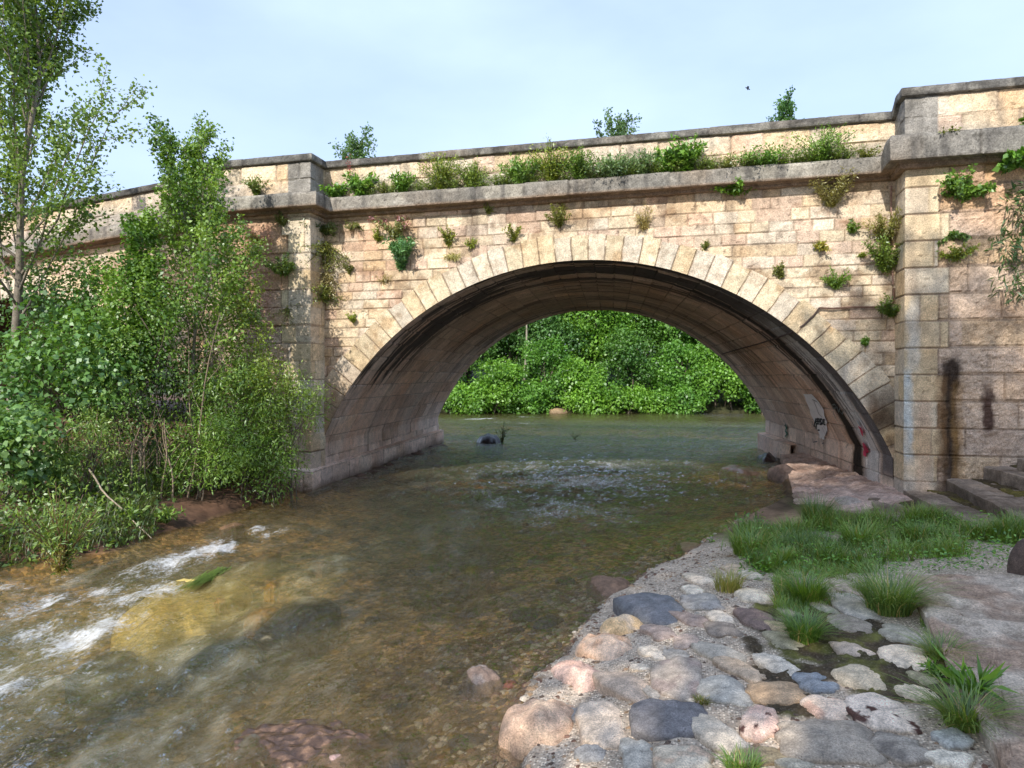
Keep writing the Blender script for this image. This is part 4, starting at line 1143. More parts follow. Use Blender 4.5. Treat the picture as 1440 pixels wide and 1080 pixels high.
# nosing lines run from the pier wall towards the camera; each tread climbs away from the river
noses = [((1222, 700), (1258, 748), .30), ((1275, 690), (1372, 740), .44), ((1330, 672), (1446, 731), .64), ((1384, 655), (1560, 702), .87), ((1440, 645), (1700, 690), 1.08)]
stp = empty('stone_steps', at(1300, 700, .3), 'worn brown plank like steps climbing beside the pier', 'steps')
sloc = np.array(stp.location)
for k, (a_, b_, z) in enumerate(noses):
    A = at(*a_, z); B = at(*b_, z)
    u_ = unit((B - A)[:2]); A2 = A[:2] - u_ * .15; ln = np.linalg.norm((B - A)[:2]) + .15 + (.25 if k == 0 else 0)
    B2 = A2 + u_ * ln
    wdt = np.array([-u_[1], u_[0]]); wdt = wdt if wdt[0] > 0 else -wdt
    wd = 1.35 if k < 4 else 3.0
    rough_prism('step', [A2, B2, B2 + wdt * wd, A2 + wdt * wd], z - .3, z - .002 * k, 'wood', np.array([.31, .245, .19]), np.array([.18, .135, .10]), 700 + k * 7, stp, .05, .014, sloc, grain=u_)
    # mossy earth lying on the back of the tread
    if k < 4:
        e = .5
        rough_prism('moss_patch', [A2 + wdt * .36, A2 + u_ * ln * .9 + wdt * .52, A2 + u_ * ln * .9 + wdt * wd * .8, A2 + wdt * wd * .8], z - .1, z + .018, 'bark', np.array([.075, .055, .03]), np.array([.12, .10, .025]), 760 + k * 7, stp, .05, .03, sloc)

# worn slab along the edge of the cobbled bank
zs = .47
slab_poly = [at(x, y, zs)[:2] for x, y in ((1272, 803), (1300, 860), (1345, 950), (1395, 1035), (1432, 1100), (1620, 1100), (1560, 820), (1400, 806))]
sl = rough_prism('stone_slab', slab_poly, .1, zs, 'wood', np.array([.40, .28, .20]), np.array([.56, .46, .36]), 801, None, .03, .03, np.array([*at(1400, 930, zs)]), None, None)
sl.location = at(1400, 930, zs).tolist()
tag(sl, 'long worn slab of pinkish brown stone beside the cobbles', 'slab')
stone('boulder', 'purple brown rough rock cut off by the edge of the picture on the slab', 'rock', None, 1462, 800, 62, 70, .5, (.19, .13, .115), (.11, .075, .06), 1.9, 'cobble', 301, .3, .3, sink=.15, sx=.19, sy=.2)

# pale concrete apron at the foot of the vault
ap = [(3.72, -.3), (3.95, -1.1), (4.7, -1.55), (5.45, -1.2), (5.5, .2), (5.05, 5.8), (4.3, 6.3), (4.15, 4.0), (3.95, 1.6)]
apr = rough_prism('concrete_apron', ap, -.35, .36, 'cobble', np.array([.58, .43, .36]), np.array([.45, .31, .25]), 821, None, .04, .035, np.array([*at(1170, 690, .2)]), None, lambda x, y: -.24 * np.clip((5.2 - .08 * y - x) / 1.3, 0, 1.2))
apr.location = at(1170, 690, .2).tolist()
tag(apr, 'pale pink crumbling concrete apron at the foot of the graffitied wall', 'apron')
for k, (px, py, w, h, lab) in enumerate(((1102, 668, 34, 14, 'dark folded lump of rock on the river side of the pink apron'), (1200, 716, 40, 16, 'pale lump of rubble at the foot of the first step'), (1130, 700, 22, 12, 'small pink lump of rubble at the river edge of the apron'))):
    stone('rubble', lab, 'rock', None, px, py, w, h, .1, [(.12, .09, .085), (.46, .39, .34), (.44, .31, .25)][k], None, 1.0, 'cobble', 320 + k, .4, 0, sink=.2)
# square drain mouth in the wall foot: a white lip round a dark green hole
dp = vaultpt(1108, 654, .03)
dr = empty('drain_outlet', dp, 'small square drain mouth with white lip at the foot of the vault wall', 'drain')
t_ = Tubes(); s_ = .16
t_.add([[-.03, -s_, -.22], [-.03, -s_, .22], [-.03, s_, .22], [-.03, s_, -.22]], .03, 6); t_.build('lip', M['cobble'], dr, (.55, .54, .52))
mk('hole', [[-.02, -s_, -.22], [-.02, s_, -.22], [-.02, s_, .22], [-.02, -s_, .22], [-.06, -s_ * .8, -.22], [-.06, s_ * .8, -.22]], np.array([[0, 1, 2, 3], [0, 4, 5, 1]]), M['cobble'], dr, np.tile([.02, .035, .025], (6, 1)), False)
# the wet dark crevice of earth along the far wall foot
for k in range(14):
    y = .3 + k * .68; x = AC + SKEW * y - hs + .32 + .14 * math.sin(k * 3.1)
    stone('rubble', 'low brown rubble washed up along the foot of the vault wall', 'rock', 'rubble along the vault foot', 0, 0, 0, 0, 0, (.20, .13, .10), (.10, .065, .05), .5, 'cobble', 340 + k, .3, k * 1.0, loc=(x, y, -.01), sx=.24 + .1 * math.sin(k * 1.7), sy=.17, sink=.4)

# ------------------------------------------------------------------ conduit on the wall
tb = Tubes()
pp = [(1256, 405), (1256, 425), (1250, 431), (1225, 432), (1198, 432), (1170, 434), (1152, 433)]
pts = [wallpt(x, y, -.045) for x, y in pp]
tb.add(pts, .018, 6)
cb = tb.build('wall_conduit', M['bark'], None, (.20, .12, .09), .3, pts[2]); tag(cb, 'thin brown conduit bent along the wall beside the stepped pier', 'pipe')
tb = Tubes(); pts = [wallpt(x, y, -.05) for x, y in ((1152, 433), (1143, 445), (1130, 457))] + [vaultpt(x, y, .04) for x, y in ((1112, 468), (1090, 476), (1065, 484), (1035, 492), (1015, 498))]
tb.add(pts, .016, 6); cb = tb.build('hanging_cable', M['bark'], None, (.11, .08, .07), .3, pts[2]); tag(cb, 'dark cable drooping from the conduit end across the underside of the arch', 'cable')
tb = Tubes(); pts = [wallpt(x, y, -.05) for x, y in ((1252, 262), (1252, 300), (1253, 350), (1255, 400))]
tb.add(pts, .014, 6); cb = tb.build('downpipe', M['bark'], None, (.34, .22, .18), .3, pts[0]); tag(cb, 'narrow reddish pipe running down the corner of the stepped pier', 'pipe')
# ================================================================== VEGETATION
GAIN = np.array([1.62, 1.78, 1.25])


def rnd_unit(n):
    return unit(rng.normal(0, 1, (n, 3)))


class Leaves:
    """collects leaves of one plant; built as one mesh"""
    def __init__(s): s.V = []; s.F = []; s.C = []; s.n = 0

    def add(s, C, A, N, L, W, col):
        col = col * GAIN; V, F = leafgeo(C, A, N, L, W); s.V.append(V); s.F.append(F + s.n); s.C.append(col); s.n += len(V)

    def raw(s, V, F, col): s.V.append(V); s.F.append(F + s.n); s.C.append(col); s.n += len(V)

    def tubes(s, t, base, var=.2):
        V = t.V(); s.raw(V, t.F(), np.tile(base, (len(V), 1)) * (1 + var * (rng.random(len(V)) * 2 - 1))[:, None])

    def build(s, name, mat, parent=None, loc=None):
        return mk(name, np.concatenate(s.V), np.concatenate(s.F), M[mat], parent, np.concatenate(s.C), True, None, loc)


def sprig_leaves(lv, pts_a, pts_b, n, L, W, c1, c2, spread=.06, droop=.15, jit=.8, cl=None):
    """n leaves hung along the twig segments a-b"""
    k = rng.integers(0, len(pts_a), n); t = rng.random(n)[:, None]
    d = unit(pts_b[k] - pts_a[k])
    C = pts_a[k] + (pts_b[k] - pts_a[k]) * t + rng.normal(0, spread, (n, 3))
    A = unit(d * .6 + rnd_unit(n) * jit + np.array([0, 0, -droop]))
    N = unit(np.array([0, -.25, .7]) + rnd_unit(n) * .85)
    sz = (.65 + .6 * rng.random(n))
    tint = None if cl is None else np.clip(cl[k] + .35 * (rng.random(n) - .5), 0, 1)
    lv.add(C, A, N, L * sz, W * sz, leafcol(n, c1, c2, .22, 4, tint))


def tree(label, loc, h, profile, nbr, nleaf, L, W, c1, c2, up=50, tr=.09, lean=(0, 0), clear=.2, group=None, bark=(.23, .20, .165), name='tree', cat='tree', spread=.07, twigs=4, bend=.25, tw=.45, stems=1, mat='leaf', droop=.15):
    """trunk with limbs and twigs; leaves hang on the twigs"""
    root = empty(name, loc, label, cat, group)
    t_ = Tubes(); A_ = []; B_ = []; CLR = []
    for s in range(stems):
        off = np.array([0, 0, 0.]) if stems == 1 else np.array([rng.normal(0, .18), rng.normal(0, .18), 0])
        ln = np.array(lean, float) + (0 if stems == 1 else rng.normal(0, .12, 2))
        hh_ = h * (1 if s == 0 else .65 + .3 * rng.random())
        tt = np.linspace(0, 1, 12)
        wob = np.stack([fbm(tt * 2.5 + s * 7, tt * 0 + loc[0], None, 2, 3), fbm(tt * 2.5 + s * 7, tt * 0 + loc[1] + 5, None, 2, 4)], -1) * .045 * h * tt[:, None]
        tp = off + np.stack([ln[0] * h * tt ** 1.3 + wob[:, 0], ln[1] * h * tt ** 1.3 + wob[:, 1], hh_ * tt], -1)
        t_.add(tp, tr * (1 - tt * .93) * (1 if s == 0 else .7), 7)
        A_.append(tp[8:-1]); B_.append(tp[9:]); CLR.append(np.full(len(tp) - 9, .6))
        nb = max(3, nbr // stems)
        for i in range(nb):
            q = clear + (1 - clear) * ((i + rng.random()) / nb) * .97
            p0 = np.array([np.interp(q, tt, tp[:, k]) for k in range(3)])
            az = i * 2.4 + rng.normal(0, .4) + s
            ln_ = profile(q) * h * (.7 + .5 * rng.random())
            el = R(up + rng.normal(0, 10))
            d = np.array([math.cos(az) * math.cos(el), math.sin(az) * math.cos(el), math.sin(el)])
            u5 = np.linspace(0, 1, 6)
            bp = p0 + d * ln_ * u5[:, None] + np.array([0, 0, bend * ln_]) * (u5 ** 2)[:, None] + rng.normal(0, .03 * ln_, (6, 3)) * u5[:, None]
            t_.add(bp, max(.004, tr * .34 * (1 - q * .6)) * (1 - u5 * .85), 4)
            shade_ = rng.random()
            A_.append(bp[2:-1]); B_.append(bp[3:]); CLR.append(np.full(3, shade_))
            for j in range(twigs):
                w_ = .25 + .7 * (j + rng.random()) / twigs
                s0 = np.array([np.interp(w_, u5, bp[:, k]) for k in range(3)])
                dd = unit(d + rnd_unit(1)[0] * .9 + np.array([0, 0, .25]))
                e0 = s0 + dd * ln_ * tw * (1.1 - w_ * .6)
                mid = (s0 + e0) / 2 + rng.normal(0, .02 * ln_, 3)
                t_.add([s0, mid, e0], np.array([.006, .004, .002]) * max(.6, h / 7), 3)
                A_.append(np.array([s0, mid])); B_.append(np.array([mid, e0])); CLR.append(np.full(2, np.clip(shade_ + rng.normal(0, .15), 0, 1)))
    t_.build('trunk', M['bark'], root, bark, .45)
    lv = Leaves()
    sprig_leaves(lv, np.concatenate(A_), np.concatenate(B_), nleaf, L, W, c1, c2, spread, droop, .8, np.concatenate(CLR))
    lv.build('crown', mat, root)
    return root


def clump_tree(label, loc, h, rx, ry, zlo, nclump, per, L, W, c1, c2, cr=(.5, 1.1), group=None, tr=.14, name='tree', cat='tree', mat='leaf_dense', stems=1, bark=(.14, .115, .09), flat=1.0, topw=.75, seedv=0, leaves_only=False):
    """broad crown: leafy clumps of many sizes through an uneven crown volume, carried by limbs"""
    root = empty(name, loc, label, cat, group)
    t_ = Tubes(); lv = Leaves()
    zc_ = (zlo + h) / 2; rz = (h - zlo) / 2
    cen = []
    for k in range(nclump):
        u = rnd_unit(1)[0] * (rng.random() ** .33) * .95
        wdt = 1 - (1 - topw) * max(0, u[2])
        cen.append([u[0] * rx * wdt, u[1] * ry * wdt, zc_ + u[2] * rz])
    cen = np.array(cen)
    for s in range(stems):
        o = np.array([0, 0, -.2]) if stems == 1 else np.array([rng.normal(0, rx * .2), rng.normal(0, ry * .2), -.1])
        top = np.array([rng.normal(0, rx * .15), rng.normal(0, ry * .15), zlo + (h - zlo) * .7])
        tt = np.linspace(0, 1, 8)[:, None]; tp = o + (top - o) * tt + rng.normal(0, .02 * h, (8, 3)) * tt
        t_.add(tp, tr / math.sqrt(stems) * (1 - .8 * tt[:, 0]), 7)
        for k in range(s, len(cen), stems):
            if rng.random() < .55:
                c = cen[k]; q = np.clip((c[2] - .3 * (h - zlo)) / top[2], .15, .95)
                p0 = o + (top - o) * q
                t_.add([p0, (p0 + c) / 2 + rng.normal(0, .05 * h, 3) * .5, c], np.array([.028, .018, .006]) * max(.35, h / 8), 4)
    t_.build('trunk', M['bark'], root, bark, .45)
    for c in cen:
        rc = cr[0] + (cr[1] - cr[0]) * rng.random()
        n = int(per * (rc / cr[1]) ** 1.6) + 8
        u = rnd_unit(n); r_ = rng.random(n) ** .45
        C = c + u * (rc * r_)[:, None] * np.array([1, 1, .75 * flat]) + .12 * rc * rng.normal(0, 1, (n, 3))
        A = unit(u * .7 + rnd_unit(n) * .8 + np.array([0, 0, -.25])); N = unit(u * .8 + np.array([0, 0, .6]) + rnd_unit(n) * .55)
        sz = .6 + .7 * rng.random(n)
        tint = np.clip(rng.random() * .8 + .3 * rng.normal(0, .5, n), 0, 1)
        lv.add(C, A, N, L * sz, W * sz, leafcol(n, c1, c2, .2, 4, tint))
    lv.build('crown', mat, root)
    return root


GB = lambda q: .30 * (1 - abs(q - .45) * 1.1)
def gz(x, y): return float(H(np.array([x]), np.array([y]), False)[0])
def ground_at(px, d):
    p = dep(px, HY, d); return np.array([p[0], p[1], gz(p[0], p[1]) - .05])


LG = 'trees and bushes on the bank in front of the far pier'
LT = 'saplings of the leafy bank'
# tall poplar at the frame edge
tree('tall pale barked poplar with round leaves rising high above the bridge', ground_at(14, 12.6), 9.6, lambda q: .34 * (1.08 - q * .62), 42, 33000, .070, .060, (.055, .105, .022), (.15, .21, .05), 56, .10, (.05, .02), .27, LG, (.24, .21, .17), 'poplar_tree', spread=.09, twigs=6, bend=.35)
# younger poplars
tree('slender young poplar with twin pointed tops beside the far pier', ground_at(272, 12.9), 6.2, lambda q: .34 * (1.08 - q * .8), 26, 11000, .062, .052, (.06, .12, .022), (.16, .235, .05), 50, .05, (-.012, 0), .28, LG, (.25, .22, .18), 'poplar_tree', spread=.07, twigs=5, bend=.35)
tree('thin poplar shoot standing just right of the twin topped poplar', ground_at(297, 13.0), 6.55, lambda q: .24 * (1.05 - q * .75), 20, 4200, .060, .05, (.07, .135, .025), (.17, .25, .055), 54, .035, (.0, 0), .35, LG, (.25, .21, .17), 'poplar_tree', spread=.06, twigs=4, bend=.3)
tree('short young poplar between the tall one and the twin topped one', ground_at(196, 12.6), 4.6, lambda q: .26 * (1.05 - q * .8), 22, 8000, .064, .054, (.07, .14, .025), (.17, .26, .055), 55, .04, (.02, 0), .3, LG, (.25, .22, .18), 'poplar_tree', spread=.08, twigs=4, bend=.3)
tree('loose yellow green sapling leaning over the side of the far pier', ground_at(345, 13.15), 4.55, lambda q: .22 * (1.05 - q * .65), 22, 6000, .052, .036, (.10, .15, .025), (.22, .27, .06), 50, .03, (.02, 0), .3, LG, (.24, .18, .13), 'sapling', spread=.09, twigs=5)
# bushes
BB = [
    ('broad alder bush with big round blue green leaves beside the poplar trunk', 95, 12.0, 3.35, 1.25, 1.0, .6, 30, 150, .105, .09, (.045, .105, .03), (.13, .22, .07), (.4, .75)),
    ('dense bright green bush in the middle of the leafy bank', 150, 12.9, 4.0, 1.1, .9, 1.4, 26, 170, .075, .058, (.06, .13, .02), (.15, .24, .045), (.35, .7)),
    ('tall dark green bush against the side arch', 55, 13.6, 3.9, 1.3, .9, .9, 24, 150, .085, .065, (.035, .08, .02), (.09, .16, .04), (.4, .8)),
    ('dark tangled bush behind the bare stems of the bank', 240, 12.9, 2.9, 1.3, .8, .3, 30, 150, .07, .045, (.035, .075, .018), (.09, .15, .035), (.35, .7)),
    ('light green willow bush spreading in front of the far pier', 342, 13.15, 2.9, 1.05, .75, .45, 40, 175, .085, .022, (.08, .145, .025), (.19, .27, .06), (.28, .55)),
    ('low willow bush hanging over the brown water edge', 275, 12.3, 1.7, .95, .6, .2, 30, 165, .08, .022, (.085, .155, .025), (.20, .29, .06), (.25, .45)),
    ('small willow shoot reaching across the arris of the far pier', 414, 13.4, 3.0, .6, .4, 1.2, 16, 120, .075, .022, (.11, .17, .03), (.23, .29, .06), (.22, .4)),
    ('pale round leaved bush at the foot of the poplar', 25, 10.6, 1.45, .75, .6, .2, 18, 120, .10, .095, (.07, .14, .05), (.20, .29, .13), (.25, .45)),
    ('thin pale green bush between poplar and alder', 165, 11.8, 2.7, .75, .6, .8, 18, 130, .06, .03, (.085, .145, .03), (.19, .26, .07), (.25, .5)),
    ('small feathery bush of pale narrow leaves above the water weeds', 130, 10.9, 1.5, .75, .5, .2, 16, 120, .07, .022, (.09, .14, .035), (.20, .26, .08), (.25, .4)),
    ('shrubby sapling leaning out over the far pier foot', 368, 13.2, 1.7, .75, .5, .2, 22, 140, .08, .024, (.075, .14, .02), (.17, .25, .05), (.25, .45)),
    ('bushy ash sapling under the twin topped poplar', 225, 12.5, 3.9, .9, .7, 1.9, 20, 150, .075, .045, (.06, .125, .02), (.15, .23, .045), (.3, .6)),
    ('loose light green willow sprays reaching past the corner blocks of the far pier', 388, 13.4, 2.8, .85, .5, .55, 28, 120, .08, .024, (.10, .16, .025), (.21, .28, .06), (.25, .5)),
    ('dull green bush in the shade of the side arch pier', 300, 13.3, 3.3, 1.0, .5, .8, 20, 140, .065, .035, (.06, .105, .025), (.14, .19, .05), (.3, .55)),
]
for (lab, px, d, h, rx, ry, zl, nc, per, L_, W_, c1, c2, cr_) in BB:
    clump_tree(lab, ground_at(px, d), h, rx, ry, zl, nc, int(per * 1.45), L_ * .92, W_ * .92, c1, c2, cr_, LG, .032, 'bush', 'bush', 'leaf', 4)

# bare stems of the thicket
stem_specs = [(262, 12.2, 3.2, .2), (278, 12.4, 3.0, -.1), (190, 11.9, 1.5, .2), (210, 11.9, 1.6, -.15), (228, 11.8, 1.4, .1), (245, 11.8, 1.3, -.1), (175, 11.5, 1.2, .25), (152, 11.4, 1.2, -.2), (300, 13.0, 2.6, .12), (118, 11.6, 1.6, .15)]
for k, (px, d, h, ln) in enumerate(stem_specs):
    p = ground_at(px, d); t_ = Tubes(); tt = np.linspace(0, 1, 9)
    t_.add(p + np.stack([ln * h * tt + .04 * np.sin(tt * 7 + k), .1 * math.sin(k) * tt, h * tt], -1), .016 * (1 - .7 * tt) + .003, 5)
    for j in range(4):
        q = .3 + .17 * j; s0 = p + np.array([ln * h * q, 0, h * q]); t_.add([s0, s0 + np.array([.16 * (-1) ** j, .05, .2]), s0 + np.array([.3 * (-1) ** j, .08, .48])], [.008, .005, .003], 4)
    ob = t_.build('bare_sapling', M['bark'], None, (.27, .21, .15), .4, p)
    tag(ob, 'thin bare brown stem standing among the bushes of the leafy bank', 'sapling', 'bare saplings in the thicket')

# undergrowth of the left bank: one mass
n = 15000
ex = np.abs(rng.gamma(1.5, 1.0, n)) + .08; ey = rng.uniform(-8.0, -.3, n)
ex = ex + .75 * sm(-5.2, -4.0, ey); gx_ = xl_(ey) - ex + .15; gzv = H(gx_, ey)
hb = .06 + .5 * rng.random(n) ** 2 * np.clip(ex - .3, .1, 1.3)
lv = Leaves()
A = unit(rnd_unit(n) + np.array([0, 0, .3])); N = unit(rnd_unit(n) * .8 + np.array([0, -.2, .8])); sz = .5 + rng.random(n)
lv.add(np.stack([gx_, ey, gzv + hb * rng.random(n)], -1), A, N, .075 * sz, .036 * sz, leafcol(n, (.05, .095, .022), (.15, .21, .055), .3))
nb_ = 2600
ey = rng.uniform(-8.0, -.8, nb_); gx_ = xl_(ey) - np.abs(rng.normal(0, .5, nb_)) + .02 - .8 * sm(-5.2, -4.0, ey)
V, F, m_ = bladegeo(np.stack([gx_, ey, H(gx_, ey) - .02], -1), .15 + .3 * rng.random(nb_), .008 + .006 * rng.random(nb_), .5 + .5 * rng.random(nb_), rng.random(nb_) * 6.28)
lv.raw(V, F, np.repeat(lerp((.07, .12, .03), (.20, .20, .08), rng.random(nb_)), m_, 0))
tag(lv.build('undergrowth', 'leaf'), 'low leafy undergrowth along the edge of the bushy bank', 'undergrowth', None, 'stuff')


def herb(name, label, cat, loc, h, w, nst, nl, L, W, c1, c2, group=None, out=(0, 0, 0), hang=0.0, stem=(.12, .12, .05), flower=None, mat='leaf', stiff=.5, lowleaf=.1):
    """a small plant: stems fanning from one root with leaves along them"""
    root = np.asarray(loc, float); t_ = Tubes(); A_ = []; B_ = []; tips = []
    for i in range(nst):
        az = rng.random() * 6.28; rr_ = math.sqrt(rng.random())
        tip = np.array([math.cos(az) * w * .5 * rr_, math.sin(az) * w * .5 * rr_, h * (.6 + .45 * rng.random()) * (1 - .35 * rr_)]) + np.asarray(out, float) * (.5 + rng.random() * .5)
        if hang: tip[2] = tip[2] * (1 - hang) - hang * h * (.3 + .8 * rng.random())
        u = np.linspace(0, 1, 5)[:, None]
        bp = u * np.array([tip[0], tip[1], 0]) * (u ** stiff) + np.array([0, 0, 1]) * tip[2] * u ** (1.0 if not hang else 1.4) + rng.normal(0, .012 * h, (5, 3)) * u
        t_.add(bp, np.linspace(.006, .002, 5) * max(.5, h / .5), 3)
        k0 = 1 if lowleaf > .05 else 2
        A_.append(bp[k0 - 1:-1]); B_.append(bp[k0:]); tips.append(bp[-1])
    lv = Leaves(); lv.tubes(t_, stem)
    sprig_leaves(lv, np.concatenate(A_), np.concatenate(B_), nl, L, W, c1, c2, .035 * max(.35, w), -.1 if not hang else .3, .9)
    ob = lv.build(name, mat); ob.location = root.tolist()
    tag(ob, label, cat, group)
    if flower is not None:
        fl = Leaves(); nf = 420; tp = np.array(tips)[rng.integers(0, len(tips), nf)]
        C = tp + rng.normal(0, .045 * max(.5, w), (nf, 3)); fl.add(C, rnd_unit(nf), rnd_unit(nf),   .045, .034, leafcol(nf, flower, np.asarray(flower) * 1.3, .3))
        fo = fl.build('blossoms', mat); fo.parent = ob
    return ob


# ---- plants on the ledge of the cornice and on the walls
G1, G2, GY1, GY2, GB1, GB2, DR1, DR2, OL1, OL2 = (.06, .13, .02), (.15, .26, .04), (.13, .17, .025), (.26, .27, .05), (.07, .125, .06), (.17, .23, .13), (.17, .13, .07), (.30, .23, .12), (.085, .10, .025), (.18, .18, .05)
LEDGE = 'plants growing on the cornice ledge'
def ledge_pt(px, y=-.12):
    p = wallpt(px, 300, y); zz = float(zc2(p[0])) + .33
    return np.array([p[0], y + (PY if (p[0] < PX0 - .05 or p[0] > PX1) else 0), zz])
for (lab, px, w, h, ns, nl, L_, W_, c1, c2, fl) in [
    ('bright green leafy weed with one tall red flower spike on the ledge', 507, .55, .50, 12, 420, .09, .03, G1, G2, None),
    ('small tuft of ivy leaves on the ledge in the corner by the far pier', 472, .45, .26, 10, 200, .06, .05, G1, G2, None),
    ('rounded green clump on the ledge right of the red spiked weed', 567, .40, .42, 12, 320, .07, .022, G1, G2, None),
    ('short sparse sprig on the ledge between two green clumps', 540, .25, .26, 6, 90, .05, .02, OL1, OL2, None),
    ('wide yellow green feathery clump on the ledge', 622, .80, .72, 26, 900, .05, .014, (.09, .15, .02), GY2, None),
    ('upright feathery clump on the ledge just right of the wide yellow one', 662, .60, .55, 20, 620, .05, .014, (.08, .14, .02), (.2, .24, .05), None),
    ('pale spiky leaved plant on the ledge where the slab is cracked', 733, .66, .52, 16, 420, .10, .022, (.08, .15, .03), (.17, .26, .07), None),
    ('tallest bushy plant on the ledge, yellowish at the top', 775, .72, .80, 26, 900, .055, .016, (.08, .14, .015), GY2, None),
    ('dense green clump on the ledge beside the tallest bushy plant', 815, .70, .55, 24, 760, .06, .016, (.07, .13, .02), (.16, .24, .05), None),
    ('low grey green mat with rosettes on the ledge over the crown of the arch', 862, 1.0, .34, 26, 700, .07, .018, GB1, GB2, None),
    ('grey green clump with narrow leaves on the ledge past the arch crown', 905, .60, .42, 16, 460, .07, .016, GB1, GB2, None),
    ('tall leafy green plant on the ledge past the arch crown', 965, .62, .66, 18, 560, .09, .03, G1, G2, None),
    ('medium leafy plant on the ledge left of the tall leafy one', 935, .50, .44, 14, 420, .08, .026, G1, G2, None),
    ('low creeping green patch on the ledge towards the stepped pier', 1078, .95, .26, 24, 520, .05, .022, G1, G2, None),
    ('tall wispy green clump on the ledge nearest to the stepped pier', 1152, 1.0, .55, 34, 1000, .045, .014, (.08, .16, .02), (.18, .28, .05), None),
    ('thin creeping weeds on the ledge between the creeping patch and the wispy clump', 1022, .60, .16, 12, 160, .05, .02, OL1, OL2, None),
    ('grey green sprig growing from the parapet joint of the far pier', 385, .36, .38, 10, 200, .06, .02, OL1, (.15, .2, .06), None),
    ('small fern like tuft on the slab of the stepped pier', 1308, .34, .20, 9, 130, .06, .022, OL1, OL2, None),
    ('leafy tuft on the stepped pier slab at the edge of the picture', 1432, .35, .34, 9, 200, .08, .05, G1, G2, None),
    ('short weeds on the ledge left of the wispy clump', 1215, .45, .18, 9, 110, .05, .02, OL1, OL2, None),
]:
    herb('ledge_plant', lab, 'plant', ledge_pt(px), h * 1.12, w * 1.45, int(ns * 1.8), int(nl * 3.2), L_ * 1.2, W_ * 1.4, c1, c2, LEDGE, (0, -.05, 0), 0, (.11, .12, .05))
for px in (520, 553, 590, 605, 640, 680, 700, 715, 752, 795, 835, 848, 882, 890, 922, 948, 985, 1000, 1050, 1062, 1100, 1118, 1135, 1175, 1190):
    herb('ledge_grass', 'low ragged weeds filling the cornice ledge between the bigger clumps', 'plant', ledge_pt(px, -.10 - .08 * rng.random()), .14 + .2 * rng.random(), .75, 24, 420, .06, .014, (.07, .12, .02), (.19, .23, .05), 'low weeds filling the cornice ledge', (0, -.06, 0))
t_ = Tubes(); p = ledge_pt(492, -.16)
lv = Leaves(); t_.add([p, p + [0, -.02, .4], p + [.01, -.03, .72]], [.006, .005, .004], 4); lv.tubes(t_, (.2, .1, .07)); nf = 50
lv.add(p + np.array([.008, -.03, .62]) + rng.normal(0, 1, (nf, 3)) * [.03, .03, .10], rnd_unit(nf), rnd_unit(nf), .04, .03, leafcol(nf, (.17, .03, .04), (.26, .06, .06), .3))
ob = lv.build('flower_spike', 'leaf', None, p); tag(ob, 'thin stalk with a dull red flower spike in front of the parapet', 'flower')

